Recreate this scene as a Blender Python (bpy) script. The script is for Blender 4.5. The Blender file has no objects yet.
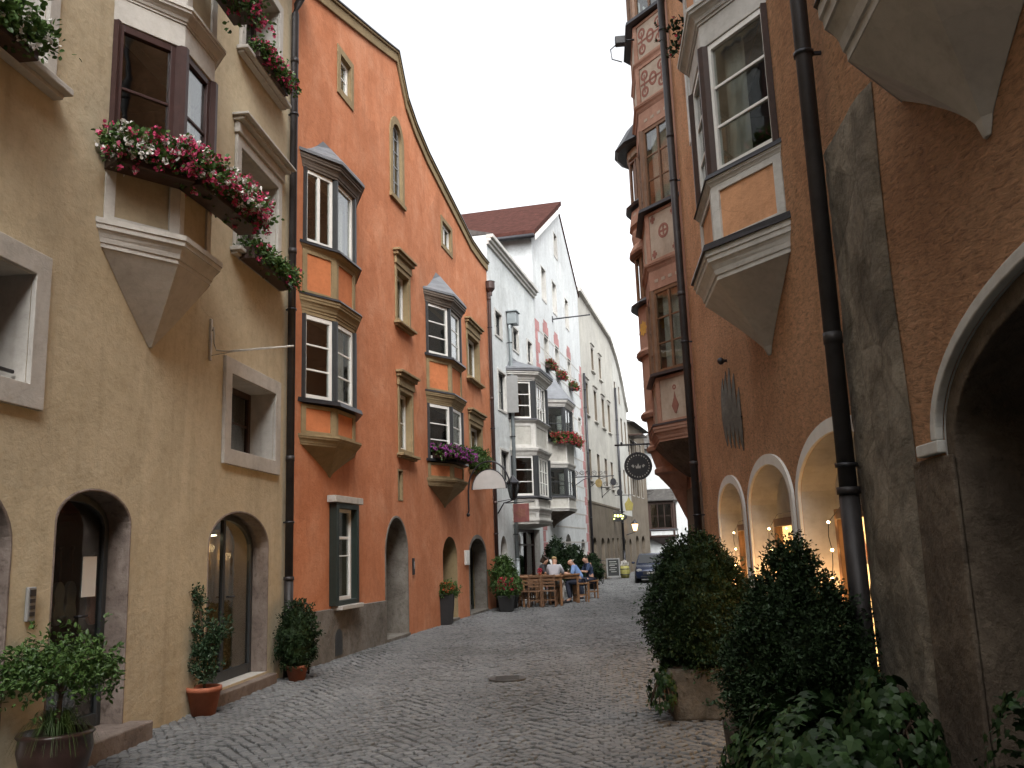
import bpy, bmesh, math, random
import numpy as np
from mathutils import Vector
from mathutils.geometry import tessellate_polygon
random.seed(7); RN = np.random.default_rng(7)
S = bpy.context.scene; COL = S.collection
R = math.radians

# ------------------------------------------------------------------ materials
MATS = {}
def newmat(name):
    m = bpy.data.materials.new(name); m.use_nodes = True
    nt = m.node_tree; return m, nt, nt.nodes['Principled BSDF']
def N(nt, t, **k):
    n = nt.nodes.new(t)
    for a, b in k.items():
        if a in n.inputs.keys(): n.inputs[a].default_value = b
        else: setattr(n, a, b)
    return n
def L(nt, a, b): nt.links.new(a, b)
def coords(nt, scale=(1,1,1), rot=(0,0,0)):
    tc = N(nt, 'ShaderNodeTexCoord'); mp = N(nt, 'ShaderNodeMapping')
    mp.inputs['Scale'].default_value = scale; mp.inputs['Rotation'].default_value = rot
    L(nt, tc.outputs['Object'], mp.inputs['Vector']); return mp.outputs['Vector']
def noise(nt, vec, scale, detail=5, rough=.6, dist=0):
    n = N(nt, 'ShaderNodeTexNoise'); n.inputs['Scale'].default_value = scale
    n.inputs['Detail'].default_value = detail; n.inputs['Roughness'].default_value = rough
    n.inputs['Distortion'].default_value = dist
    L(nt, vec, n.inputs['Vector']); return n.outputs['Fac']
def ramp(nt, fac, stops):
    r = N(nt, 'ShaderNodeValToRGB'); e = r.color_ramp.elements
    while len(e) < len(stops): e.new(.5)
    for i, (p, c) in enumerate(stops):
        e[i].position = p; e[i].color = (*c, 1) if len(c) == 3 else c
    L(nt, fac, r.inputs['Fac']); return r.outputs['Color']
def mix(nt, a, b, fac, mode='MIX'):
    m = N(nt, 'ShaderNodeMix', data_type='RGBA', blend_type=mode)
    for sock, v in ((m.inputs[0], fac), (m.inputs[6], a), (m.inputs[7], b)):
        if hasattr(v, 'node'): L(nt, v, sock)
        else: sock.default_value = v if not isinstance(v, tuple) else ((*v, 1) if len(v) == 3 else v)
    return m.outputs[2]
def bump(nt, bsdf, hs, dist=.01):
    prev = None
    for h, st, d in hs:
        b = N(nt, 'ShaderNodeBump'); b.inputs['Strength'].default_value = st; b.inputs['Distance'].default_value = d
        L(nt, h, b.inputs['Height'])
        if prev is not None: L(nt, prev, b.inputs['Normal'])
        prev = b.outputs['Normal']
    L(nt, prev, bsdf.inputs['Normal'])
def mul(c, k): return tuple(x*k for x in c)

def plaster(name, base, light=None, dark=None, coarse=.5, fine=.35, streak=.5, stroke=None, rough=.92, blotch=.9):
    m, nt, p = newmat(name)
    light = light or mul(base, 1.18); dark = dark or mul(base, .78)
    v = coords(nt)
    c = ramp(nt, noise(nt, v, blotch, 7, .65, .4), [(.28, dark), (.5, base), (.74, light)])
    if streak:
        vs = coords(nt, (1.5, 1.5, .34))
        st = ramp(nt, noise(nt, vs, 1.3, 8, .62, 1.2), [(.30, (.74,.73,.71)), (.50, (1,1,1)), (.75, (1.08,1.08,1.07))])
        c = mix(nt, c, st, streak, 'MULTIPLY')
    vd = coords(nt, (3.2, 3.2, .16))
    c = mix(nt, c, ramp(nt, noise(nt, vd, 1.0, 6, .6, .6), [(.60, (1,1,1)), (.70, (.80,.79,.77)), (.78, (.72,.70,.68))]), .45, 'MULTIPLY')
    wv = N(nt, 'ShaderNodeVectorMath', operation='MULTIPLY_ADD'); nn = N(nt, 'ShaderNodeTexNoise'); nn.inputs['Scale'].default_value = 1.1; nn.inputs['Detail'].default_value = 7
    L(nt, v, nn.inputs['Vector']); L(nt, nn.outputs['Color'], wv.inputs[0]); wv.inputs[1].default_value = (1.1, 1.1, 1.1); L(nt, v, wv.inputs[2])
    vo = N(nt, 'ShaderNodeTexVoronoi', feature='DISTANCE_TO_EDGE'); vo.inputs['Scale'].default_value = .42; L(nt, wv.outputs[0], vo.inputs['Vector'])
    crk = ramp(nt, vo.outputs['Distance'], [(.0, (1,1,1)), (.004, (0,0,0))]); msk = ramp(nt, noise(nt, v, .5, 3, .5), [(.56, (0,0,0)), (.66, (.55,.55,.55))])
    cm = mix(nt, crk, msk, 1.0, 'MULTIPLY'); c = mix(nt, c, mul(base, .45), cm)
    vp = N(nt, 'ShaderNodeTexVoronoi'); vp.inputs['Scale'].default_value = .55; L(nt, wv.outputs[0], vp.inputs['Vector']); pb = N(nt, 'ShaderNodeRGBToBW'); L(nt, vp.outputs['Color'], pb.inputs[0])
    c = mix(nt, c, ramp(nt, pb.outputs[0], [(.25, (.90,.895,.89)), (.32, (1,1,1)), (.68, (1,1,1)), (.74, (1.07,1.07,1.06))]), .8, 'MULTIPLY')
    sp = ramp(nt, noise(nt, v, 9, 6, .7), [(.30, (.84,.82,.8)), (.5, (1,1,1)), (.72,(1.07,1.07,1.07))])
    c = mix(nt, c, sp, .8, 'MULTIPLY')
    if stroke is not None:
        vr = coords(nt, (1,1,1), (0, stroke, 0)); mp2 = N(nt, 'ShaderNodeMapping'); mp2.inputs['Scale'].default_value = (7, 11, 30)
        L(nt, vr, mp2.inputs['Vector']); sn = noise(nt, mp2.outputs['Vector'], 1.3, 7, .72, .9)
        c = mix(nt, c, ramp(nt, sn, [(.32, (.50,.46,.43)), (.48, (1,1,1)), (.68, (1.32,1.34,1.36))]), .9, 'MULTIPLY')  # relief shading of the strokes also put into the colour
    else:
        vr = coords(nt, (1,1,1), (0, R(12), 0)); mp2 = N(nt, 'ShaderNodeMapping'); mp2.inputs['Scale'].default_value = (4, 5, 9)
        L(nt, vr, mp2.inputs['Vector']); sn = noise(nt, mp2.outputs['Vector'], 1.6, 7, .68, .8)
        c = mix(nt, c, ramp(nt, sn, [(.30, (.92,.915,.91)), (.5, (1,1,1)), (.72, (1.04,1.04,1.04))]), .8, 'MULTIPLY')
    L(nt, c, p.inputs['Base Color']); p.inputs['Roughness'].default_value = rough
    p.inputs['Specular IOR Level'].default_value = .2
    hs = [(noise(nt, v, 3.5, 4, .5), coarse, .03), (noise(nt, v, 28, 6, .65), fine, .008)]
    hs.append((sn, 1.0 if stroke is not None else .18, .14 if stroke is not None else .025))
    bump(nt, p, hs); MATS[name] = m; return m

def simple(name, col, rough=.6, var=.15, scale=6, bmp=0, metal=0, spec=.4, bscale=30):
    m, nt, p = newmat(name); v = coords(nt)
    c = ramp(nt, noise(nt, v, scale, 5, .65), [(.3, mul(col, 1-var)), (.55, col), (.78, mul(col, 1+var))])
    L(nt, c, p.inputs['Base Color']); p.inputs['Roughness'].default_value = rough
    p.inputs['Metallic'].default_value = metal; p.inputs['Specular IOR Level'].default_value = spec
    if bmp: bump(nt, p, [(noise(nt, v, bscale, 5, .6), bmp, .01)])
    MATS[name] = m; return m

def stone(name, a, b, scale=2.5, bmp=.6):
    m, nt, p = newmat(name); v = coords(nt)
    c = ramp(nt, noise(nt, v, scale, 8, .72, .5), [(.28, mul(a,.6)), (.45, a), (.6, b), (.78, mul(b,1.2))])
    pits = ramp(nt, noise(nt, v, 14, 5, .7), [(.34, (.55,.53,.5)), (.46, (1,1,1))])
    c = mix(nt, c, pits, .7, 'MULTIPLY')
    L(nt, c, p.inputs['Base Color']); p.inputs['Roughness'].default_value = .9
    p.inputs['Specular IOR Level'].default_value = .2
    bump(nt, p, [(noise(nt, v, 5, 6, .65), bmp, .05), (noise(nt, v, 26, 6, .7), bmp, .012)])
    MATS[name] = m; return m

def island(name, cols, rough=.55, spec=.35, transl=0):
    m, nt, p = newmat(name); g = N(nt, 'ShaderNodeNewGeometry')
    n = len(cols); c = ramp(nt, g.outputs['Random Per Island'], [(i/(n-1), q) for i, q in enumerate(cols)])
    L(nt, c, p.inputs['Base Color']); p.inputs['Roughness'].default_value = rough
    p.inputs['Specular IOR Level'].default_value = spec
    if transl:
        t = N(nt, 'ShaderNodeBsdfTranslucent'); L(nt, c, t.inputs['Color'])
        mx = N(nt, 'ShaderNodeMixShader'); mx.inputs[0].default_value = transl
        out = nt.nodes['Material Output']
        L(nt, p.outputs[0], mx.inputs[1]); L(nt, t.outputs[0], mx.inputs[2]); L(nt, mx.outputs[0], out.inputs['Surface'])
    MATS[name] = m; return m

def glass(name, tint=(.78,.8,.78), ior=1.6):
    m, nt, p = newmat(name); nt.nodes.remove(p); out = nt.nodes['Material Output']
    v = coords(nt)
    b = N(nt, 'ShaderNodeBump'); b.inputs['Strength'].default_value = .12; b.inputs['Distance'].default_value = .02
    L(nt, noise(nt, v, 2.2, 2, .5), b.inputs['Height'])
    fr = N(nt, 'ShaderNodeFresnel'); ge = N(nt, 'ShaderNodeNewGeometry'); mr = N(nt, 'ShaderNodeMapRange')
    mr.inputs['To Min'].default_value = ior; mr.inputs['To Max'].default_value = 1/ior
    L(nt, ge.outputs['Backfacing'], mr.inputs['Value']); L(nt, mr.outputs[0], fr.inputs['IOR'])
    gl = N(nt, 'ShaderNodeBsdfGlossy'); gl.inputs['Roughness'].default_value = .02; L(nt, b.outputs[0], gl.inputs['Normal'])
    tr = N(nt, 'ShaderNodeBsdfTransparent'); tr.inputs['Color'].default_value = (*tint, 1)
    mx = N(nt, 'ShaderNodeMixShader')
    mt = N(nt, 'ShaderNodeMath', operation='MULTIPLY_ADD'); mt.inputs[1].default_value = 1.15; mt.inputs[2].default_value = .05
    mt.use_clamp = True
    L(nt, fr.outputs[0], mt.inputs[0])
    L(nt, mt.outputs[0], mx.inputs[0]); L(nt, tr.outputs[0], mx.inputs[1]); L(nt, gl.outputs[0], mx.inputs[2])
    L(nt, mx.outputs[0], out.inputs['Surface']); MATS[name] = m; return m

def emit(name, col, s):
    m, nt, p = newmat(name)
    p.inputs['Base Color'].default_value = (*mul(col,.3), 1); p.inputs['Emission Color'].default_value = (*col, 1)
    p.inputs['Emission Strength'].default_value = s; MATS[name] = m; return m

def roof_tiles(name, col):
    m, nt, p = newmat(name); v = coords(nt)
    w = N(nt, 'ShaderNodeTexWave', wave_type='BANDS', bands_direction='X'); w.inputs['Scale'].default_value = 3.2
    w.inputs['Distortion'].default_value = .3; L(nt, v, w.inputs['Vector'])
    c = ramp(nt, noise(nt, v, 4, 6, .7), [(.3, mul(col,.6)), (.55, col), (.8, mul(col,1.4))])
    L(nt, c, p.inputs['Base Color']); p.inputs['Roughness'].default_value = 1; p.inputs['Specular IOR Level'].default_value = .08
    bump(nt, p, [(w.outputs['Fac'], .8, .05)]); MATS[name] = m; return m

plaster('yellow_plaster', (.50,.425,.295), (.54,.465,.33), (.43,.36,.24), coarse=.35, fine=.35)
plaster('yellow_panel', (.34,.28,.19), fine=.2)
plaster('orange_plaster', (.52,.208,.105), (.60,.285,.165), (.45,.163,.073), coarse=.5, fine=.6, blotch=1.1)
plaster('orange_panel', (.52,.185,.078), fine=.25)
plaster('cream_trim', (.27,.205,.115), fine=.15, coarse=.15)
plaster('grey_trim', (.46,.44,.405), (.51,.49,.455), (.38,.36,.33), fine=.2, coarse=.2)
plaster('white_trim', (.54,.53,.50), fine=.15, coarse=.15)
plaster('white_plaster', (.60,.63,.63), (.68,.71,.71), (.50,.53,.53), fine=.3)
plaster('bright_plaster', (.58,.605,.61), (.63,.655,.66), (.52,.545,.55), fine=.25)
plaster('pink_quoin', (.46,.24,.235), fine=.2)
plaster('grey_plaster', (.45,.44,.40), (.50,.49,.45), (.38,.37,.34), fine=.25)
plaster('pale_plaster', (.47,.47,.44), fine=.25)
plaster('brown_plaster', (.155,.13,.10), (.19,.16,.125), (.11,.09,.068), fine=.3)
plaster('terracotta_plaster', (.72,.385,.205), (.80,.46,.26), (.54,.265,.13), coarse=.6, fine=.6, stroke=R(8), blotch=.8, streak=.25)
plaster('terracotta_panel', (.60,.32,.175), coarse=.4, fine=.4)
plaster('fresco_plaster', (.34,.20,.145), (.42,.265,.20), (.25,.135,.095), fine=.3)
plaster('fresco_pale', (.38,.32,.255), (.44,.375,.31), (.27,.21,.16), fine=.2)
plaster('fresco_red', (.24,.11,.085), fine=.2)
plaster('fresco_gold', (.55,.32,.08), fine=.2)
plaster('peach_plaster', (.42,.36,.31), fine=.15, coarse=.15)
stone('pink_stone', (.17,.135,.115), (.22,.18,.155), 3, .35)
stone('grey_stone', (.15,.135,.115), (.20,.185,.165), 2.5, .5)
stone('old_stone', (.19,.165,.13), (.30,.265,.21), 2.2, .8)
stone('dark_stone', (.10,.078,.058), (.16,.128,.095), 2.2, .8)
stone('planter_stone', (.085,.075,.062), (.13,.115,.095), 3, .6)
simple('dark_wood', (.045,.024,.018), .5, .3, 9, .2)
simple('maroon_wood', (.042,.019,.017), .45, .25, 9, .15)
simple('brown_wood', (.16,.085,.045), .55, .3, 7, .2)
simple('table_wood', (.24,.125,.06), .5, .3, 7, .2)
simple('white_paint', (.74,.73,.69), .5, .08, 8, .1)
simple('grey_paint', (.25,.25,.245), .5, .12, 8, .1)
simple('dark_paint', (.035,.038,.04), .45, .2, 9, .1)
simple('green_paint', (.018,.028,.024), .45, .2, 9, .1)
simple('dark_metal', (.045,.045,.05), .42, .25, 8, .1, .6)
simple('pipe_metal', (.04,.036,.036), .5, .35, 5, .15, .3)
simple('pipe_brown', (.075,.05,.045), .5, .3, 5, .15, .3)
simple('zinc', (.19,.20,.215), .6, .2, 4, .1, .3)
simple('grey_pipe', (.26,.29,.30), .5, .15, 5, .1, .4)
simple('light_iron', (.52,.50,.45), .5, .2, 10, .1)
simple('terracotta', (.32,.105,.055), .75, .2, 7, .3)
simple('black_plastic', (.02,.02,.021), .5, .2, 8, .05)
simple('bowl_glaze', (.04,.022,.018), .3, .3, 6, .1)
simple('soil', (.03,.021,.014), .95, .4, 12, .8)
simple('interior', (.05,.043,.036), .9, .3, 1.5)
simple('room_light', (.30,.23,.15), .9, .2, 1.2)
simple('curtain', (.62,.60,.55), .95, .08, 5)
simple('curtain_warm', (.36,.24,.125), .95, .12, 5)
simple('eave_board', (.12,.095,.075), .7, .25, 8, .1)
simple('iron_grey', (.17,.16,.145), .6, .35, 14, .2, .4)
simple('paper', (.75,.74,.70), .8, .04, 6)
simple('violin_wood', (.32,.085,.02), .3, .25, 8)
simple('violin_pale', (.26,.26,.25), .4, .2, 8)
simple('sign_plate', (.44,.42,.40), .55, .1, 4)
simple('red_plate', (.21,.075,.068), .55, .2, 6)
simple('gold_paint', (.26,.19,.08), .45, .25, 8, 0, .4)
simple('yellow_sign', (.25,.21,.06), .5, .15, 8)
simple('emblem_pale', (.30,.29,.27), .5, .1, 8)
simple('chalk_black', (.03,.033,.033), .8, .2, 6)
simple('chalk_mark', (.42,.42,.40), .9, .2, 20)
simple('olive_paint', (.28,.26,.08), .6, .2, 7)
simple('car_blue', (.012,.02,.05), .25, .08, 3, 0, .3, .6)
simple('tyre', (.015,.015,.015), .8, .1)
simple('skin', (.52,.30,.21), .55, .08)
simple('shirt_blue', (.20,.32,.58), .9, .08)
simple('shirt_grey', (.42,.42,.46), .9, .08)
simple('shirt_dark', (.03,.03,.035), .9, .1)
simple('jacket_navy', (.04,.06,.12), .9, .1)
simple('trousers_dark', (.03,.035,.055), .9, .1)
simple('trousers_pale', (.45,.43,.40), .9, .1)
simple('hair_blond', (.50,.36,.18), .7, .2, 30)
simple('hair_dark', (.035,.022,.014), .7, .2, 30)
simple('hair_grey', (.42,.38,.33), .7, .2, 30)
simple('bark', (.09,.06,.04), .9, .3, 10, .5)
simple('asphalt_joint', (.085,.08,.072), .95, .3, 14, .5)
simple('iron_cover', (.085,.08,.074), .5, .3, 12, .3, .5)
roof_tiles('roof_red', (.075,.032,.026)); roof_tiles('roof_grey', (.10,.095,.09))
glass('pane_glass'); glass('pane_dark', (.30,.31,.31), 1.45)
island('leaf_box', [(.008,.018,.006),(.014,.029,.009),(.022,.043,.014),(.011,.024,.010)], .6, .2)
island('leaf_ivy', [(.009,.022,.007),(.015,.036,.010),(.028,.060,.016),(.011,.026,.008),(.045,.085,.028)], .5, .25, .1)
island('leaf_mid', [(.03,.068,.016),(.055,.11,.025),(.085,.15,.036),(.042,.085,.02)], .5, .35, .2)
island('leaf_olive', [(.018,.040,.018),(.028,.058,.026),(.04,.075,.033)], .5, .3, .15)
island('leaf_grass', [(.05,.09,.02),(.07,.12,.03),(.04,.07,.018)], .5, .3, .2)
island('petal_pink', [(.50,.05,.14),(.60,.09,.20),(.42,.03,.09),(.66,.20,.30)], .7, .2, .2)
island('petal_white', [(.70,.68,.64),(.62,.60,.56),(.74,.72,.70)], .7, .2, .2)
island('petal_red', [(.42,.03,.06),(.50,.06,.09),(.34,.02,.05)], .7, .2, .2)
island('petal_purple', [(.28,.05,.26),(.36,.09,.33),(.22,.03,.20)], .7, .2, .2)
island('petal_orange', [(.65,.16,.05),(.6,.09,.05),(.7,.25,.1)], .7, .2, .2)
emit('bulb_warm', (1,.58,.22), 22); emit('lamp_glow', (1,.62,.26), 1.6); emit('ceiling_glow', (1,.82,.55), 7)
emit('sign_glow', (.85,.9,.25), 1.6)
emit('niche_glow', (1,.52,.18), 3.2)
def setts():
    m, nt, p = newmat('setts'); g = N(nt, 'ShaderNodeNewGeometry'); v = coords(nt)
    c = ramp(nt, g.outputs['Random Per Island'], [(0,(.122,.126,.130)),(.3,(.143,.147,.150)),(.55,(.158,.162,.163)),(.8,(.180,.183,.182)),(1,(.134,.138,.141))])
    d = ramp(nt, noise(nt, v, .55, 6, .65, .6), [(.3,(.72,.71,.70)),(.55,(1,1,1)),(.75,(1.12,1.11,1.08))])
    e = ramp(nt, noise(nt, v, 40, 4, .7), [(.3,(.75,.75,.75)),(.6,(1.05,1.05,1.05))])
    c = mix(nt, mix(nt, c, d, 1, 'MULTIPLY'), e, .8, 'MULTIPLY')
    c = mix(nt, c, ramp(nt, noise(nt, v, .16, 5, .6, .8), [(.36,(.74,.73,.71)),(.5,(1,1,1)),(.64,(1.14,1.13,1.12))]), 1, 'MULTIPLY')
    L(nt, c, p.inputs['Base Color']); p.inputs['Roughness'].default_value = .62; p.inputs['Specular IOR Level'].default_value = .35
    bump(nt, p, [(noise(nt, v, 60, 4, .6), .4, .006)]); MATS['setts'] = m
setts()
def M(n): return MATS[n]

# ------------------------------------------------------------------ mesh builder
class MB:
    def __init__(s, xf=None): s.v=[]; s.f=[]; s.m=[]; s.sm=[]; s.xf=xf; s.mi=0
    def add(s, vs, fs, smooth=False, mi=None):
        b=len(s.v); s.v += [tuple(q) for q in vs]
        k = s.mi if mi is None else mi
        for f in fs: s.f.append([i+b for i in f]); s.m.append(k); s.sm.append(smooth)
        return s
    def box(s,a0,a1,b0,b1,c0,c1):
        return s.add([(a0,b0,c0),(a1,b0,c0),(a1,b1,c0),(a0,b1,c0),(a0,b0,c1),(a1,b0,c1),(a1,b1,c1),(a0,b1,c1)],
              [(0,1,2,3),(4,5,6,7),(0,1,5,4),(1,2,6,5),(2,3,7,6),(3,0,4,7)])
    def obox(s,p0,p1,t0,t1,n0,n1,z0,z1):
        d=(p1[0]-p0[0],p1[1]-p0[1]); l=math.hypot(*d); d=(d[0]/l,d[1]/l); n=(-d[1],d[0])
        q=lambda t,k:(p0[0]+d[0]*t+n[0]*k, p0[1]+d[1]*t+n[1]*k)
        return s.extz([q(t0,n0),q(t1,n0),q(t1,n1),q(t0,n1)],z0,z1)
    def extz(s,poly,z0,z1):
        n=len(poly)
        return s.add([(x,y,z0) for x,y in poly]+[(x,y,z1) for x,y in poly],
            [list(range(n)),list(range(n,2*n))]+[(i,(i+1)%n,n+(i+1)%n,n+i) for i in range(n)])
    def exto(s,poly,o0,o1):
        n=len(poly)
        return s.add([(x,o0,z) for x,z in poly]+[(x,o1,z) for x,z in poly],
            [list(range(n)),list(range(n,2*n))]+[(i,(i+1)%n,n+(i+1)%n,n+i) for i in range(n)])
    def band(s,outer,inner,o0,o1,closed=False):
        n=len(outer); vs=[(x,o,z) for o in (o0,o1) for x,z in outer]+[(x,o,z) for o in (o0,o1) for x,z in inner]
        fs=[]; r=range(n) if closed else range(n-1)
        for i in r:
            j=(i+1)%n
            fs += [(i,j,2*n+j,2*n+i),(n+i,n+j,3*n+j,3*n+i),(i,j,n+j,n+i),(2*n+i,2*n+j,3*n+j,3*n+i)]
        if not closed: fs += [(0,n,3*n,2*n),(n-1,2*n-1,4*n-1,3*n-1)]
        return s.add(vs,fs)
    def loft(s,rings,caps=True,smooth=False,closed=True):
        n=len(rings[0]); vs=[q for r in rings for q in r]; fs=[]
        for k in range(len(rings)-1):
            for i in range(n if closed else n-1):
                j=(i+1)%n; fs.append((k*n+i,k*n+j,(k+1)*n+j,(k+1)*n+i))
        if caps: fs += [list(range(n)), list(range((len(rings)-1)*n,len(rings)*n))]
        return s.add(vs,fs,smooth)
    def tube(s,pts,r,n=8,smooth=True):
        P=[Vector(p) for p in pts]; rings=[]; up=Vector((.13,.21,.97))
        for i,p in enumerate(P):
            t=(P[min(i+1,len(P)-1)]-P[max(i-1,0)]).normalized()
            a=t.cross(up)
            if a.length<.05: a=t.cross(Vector((1,0,0)))
            a.normalize(); b=t.cross(a); rr=r[i] if isinstance(r,(list,tuple)) else r
            rings.append([p+a*rr*math.cos(q*2*math.pi/n)+b*rr*math.sin(q*2*math.pi/n) for q in range(n)])
        return s.loft(rings,True,smooth)
    def lathe(s,prof,c=(0,0,0),n=20,smooth=True,a0=0):
        return s.loft([[(c[0]+r*math.cos(a0+2*math.pi*i/n),c[1]+r*math.sin(a0+2*math.pi*i/n),c[2]+z) for i in range(n)] for r,z in prof],True,smooth)
    def ball(s,c,r,n=10,sz=1.0):
        return s.lathe([(max(r*math.sin(t),.001),-r*sz*math.cos(t)) for t in [math.pi*k/6 for k in range(7)]],c,n)
    def sheet(s,outer,holes,o):
        polys=[[Vector((x,z,0)) for x,z in p] for p in [outer]+holes]
        tris=tessellate_polygon(polys); flat=[q for p in polys for q in p]
        return s.add([(q.x,o,q.y) for q in flat],[tuple(t) for t in tris])
    def build(s,name,mats,parent=None,bevel=0,label=None,recalc=True):
        me=bpy.data.meshes.new(name); vs=[s.xf(q) for q in s.v] if s.xf else s.v
        me.from_pydata([tuple(q) for q in vs],[],s.f)
        if isinstance(mats,str): mats=[mats]
        for q in mats: me.materials.append(M(q))
        me.polygons.foreach_set('material_index',s.m); me.polygons.foreach_set('use_smooth',s.sm)
        if recalc:
            bm=bmesh.new(); bm.from_mesh(me); bmesh.ops.recalc_face_normals(bm,faces=bm.faces); bm.to_mesh(me); bm.free()
        o=bpy.data.objects.new(name,me); COL.objects.link(o)
        if parent: o.parent=parent
        if bevel:
            b=o.modifiers.new('edge','BEVEL'); b.width=bevel; b.segments=2; b.limit_method='ANGLE'; b.angle_limit=R(40)
        if label: o['label']=label
        return o
def tag(o,label,cat,group=None,kind=None):
    if label: o['label']=label
    if cat: o['category']=cat
    if group: o['group']=group
    if kind: o['kind']=kind
    return o
def empty(name,loc=(0,0,0),rz=0,label=None,cat=None,group=None):
    o=bpy.data.objects.new(name,None); COL.objects.link(o); o.location=loc; o.rotation_euler=(0,0,rz)
    o.empty_display_size=.2
    return tag(o,label,cat,group)

# ------------------------------------------------------------------ house helpers
def rect(s0,s1,z0,z1): return [(s0,z0),(s0,z1),(s1,z1),(s1,z0)]
def arch(s0,s1,z0,zs,zt,n=18,p=2.0):
    c=(s0+s1)/2; a=(s1-s0)/2; pts=[(s0,z0)]
    for i in range(n+1):
        t=math.pi*(1-i/n); pts.append((c+a*math.cos(t), zs+(zt-zs)*abs(math.sin(t))**(2/p)))
    pts.append((s1,z0)); return pts
class House:
    def __init__(h,name,P,A,side,label,cat='house'):
        h.P=P; h.A=A; h.sg=-1 if side=='L' else 1; h.th=R(90-A)
        h.root=empty(name,(P[0],P[1],0),h.th,label,cat); h.holes=[]
        h.xf=lambda q:(q[0],h.sg*q[1],q[2])
    def mb(h): return MB(h.xf)
    def world(h,s,o,z):
        c,n=math.cos(h.th),math.sin(h.th); y=h.sg*o
        return (h.P[0]+s*c-y*n, h.P[1]+s*n+y*c, z)
    def place(h,name,s,o,z,label,cat,group=None):   # a separate thing standing at / hanging on the facade
        e=empty(name,h.world(s,o,z),h.th,label,cat,group); return e
    def hole(h,poly,depth=.3,inner=1.0,im=2): h.holes.append((poly,depth,inner,im))
    def wall(h,outline,mat,reveal,back=7,name='wall',inner='interior',zs=None):
        m=h.mb(); m.mi=0; m.sheet(outline,[q[0] for q in h.holes],0)
        n=len(outline)
        m.add([(x,o,z) for o in (0,-back) for x,z in outline],[(i,(i+1)%n,n+(i+1)%n,n+i) for i in range(n)]+[list(range(n,2*n))])
        for poly,dep,inn,im in h.holes:
            k=len(poly)
            m.mi=1; m.add([(x,o,z) for o in (0,-dep) for x,z in poly],[(i,(i+1)%k,k+(i+1)%k,k+i) for i in range(k)])
            if inn>0:
                m.mi=im; m.add([(x,o,z) for o in (-dep,-dep-inn) for x,z in poly],[(i,(i+1)%k,k+(i+1)%k,k+i) for i in range(k)]+[list(range(k,2*k))])
            else: m.mi=1; m.add([(x,-dep,z) for x,z in poly],[list(range(k))])
        return m.build(name,[mat,reveal,inner,'room_light'],h.root,recalc=False)
    def win(h,p0,p1,z0,z1,fmat='white_paint',fw=.07,nx=2,nz=2,th=.06,bar=.028,g='pane_glass',name='window',cur=None,cm='curtain',mid=.05):
        l=math.hypot(p1[0]-p0[0],p1[1]-p0[1]); m=h.mb()
        m.obox(p0,p1,0,fw,-th,0,z0,z1); m.obox(p0,p1,l-fw,l,-th,0,z0,z1)
        m.obox(p0,p1,fw,l-fw,-th,0,z0,z0+fw); m.obox(p0,p1,fw,l-fw,-th,0,z1-fw,z1)
        for i in range(1,nx):
            c=fw+(l-2*fw)*i/nx; m.obox(p0,p1,c-mid/2,c+mid/2,-th+.004,-.006,z0+fw,z1-fw)
        for k in range(1,nz):
            c=z0+fw+(z1-z0-2*fw)*k/nz
            for i in range(nx):
                a=fw+(l-2*fw)*i/nx+(mid/2 if i else 0); b=fw+(l-2*fw)*(i+1)/nx-(mid/2 if i<nx-1 else 0)
                m.obox(p0,p1,a,b,-th+.012,-.016,c-bar/2,c+bar/2)
        w=m.build(name,fmat,h.root,bevel=.004)
        q=h.mb(); q.obox(p0,p1,fw-.01,l-fw+.01,-th*.5-.003,-th*.5+.003,z0+fw-.01,z1-fw+.01); q.build('pane',g,w)
        if cur:
            for (u0,u1) in cur:
                c=h.mb(); n=max(6,int((u1-u0)*l/.04)); ph=random.random()*6
                pts=[(fw+(l-2*fw)*(u0+(u1-u0)*i/n), -th-.10+.022*math.sin(i*1.9+ph)) for i in range(n+1)]
                d=((p1[0]-p0[0])/l,(p1[1]-p0[1])/l)
                pp=[(p0[0]+d[0]*t-d[1]*k, p0[1]+d[1]*t+d[0]*k) for t,k in pts]
                c.loft([[(x,y,z0+.03) for x,y in pp],[(x,y,z1-.03) for x,y in pp]],False,True,False)
                c.build('curtain',cm,w,recalc=False)
        return w
    def trim(h,name,parent,mat,*boxes,bevel=.008):
        m=h.mb()
        for b in boxes: m.box(*b)
        return m.build(name,mat,parent or h.root,bevel=bevel)
    def surround(h,parent,s0,s1,z0,z1,w,out,mat,sillh=0,name='surround'):
        m=h.mb(); o=rect(s0-w,s1+w,z0-w,z1+w); i=rect(s0,s1,z0,z1); m.band(o,i,.002,out,True)
        return m.build(name,mat,parent,bevel=.006)
    def rwin(h,s0,s1,z0,z1,dep=.15,inner=1.0,sur=None,sill=None,hood=None,smat='cream_trim',im=2,**k):
        h.hole(rect(s0,s1,z0,z1),dep+.1,inner,im)
        w=h.win((s0+.002,-dep),(s1-.002,-dep),z0+.002,z1-.002,**k)
        if sur: h.surround(w,s0,s1,z0,z1,sur[0],sur[1],smat)
        e=(sur[0] if sur else 0)
        if sill: h.trim('sill',w,sill[2] if len(sill)>2 else smat,(s0-e-.08,s1+e+.08,.003,sill[1],z0-e-sill[0]-.002,z0-e-.002),(s0-e-.04,s1+e+.04,.003,sill[1]*.6,z0-e-sill[0]*1.8,z0-e-sill[0]-.003))
        if hood: h.trim('cornice',w,hood[2] if len(hood)>2 else smat,(s0-e-.03,s1+e+.03,.003,hood[1]*.35,z1+e+.002,z1+e+.10+hood[0]*.4),(s0-e-.07,s1+e+.07,.003,hood[1]*.7,z1+e+.103+hood[0]*.4,z1+e+.103+hood[0]*.75),(s0-e-.11,s1+e+.11,.003,hood[1],z1+e+.106+hood[0]*.75,z1+e+.106+hood[0]))
        return w
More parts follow.
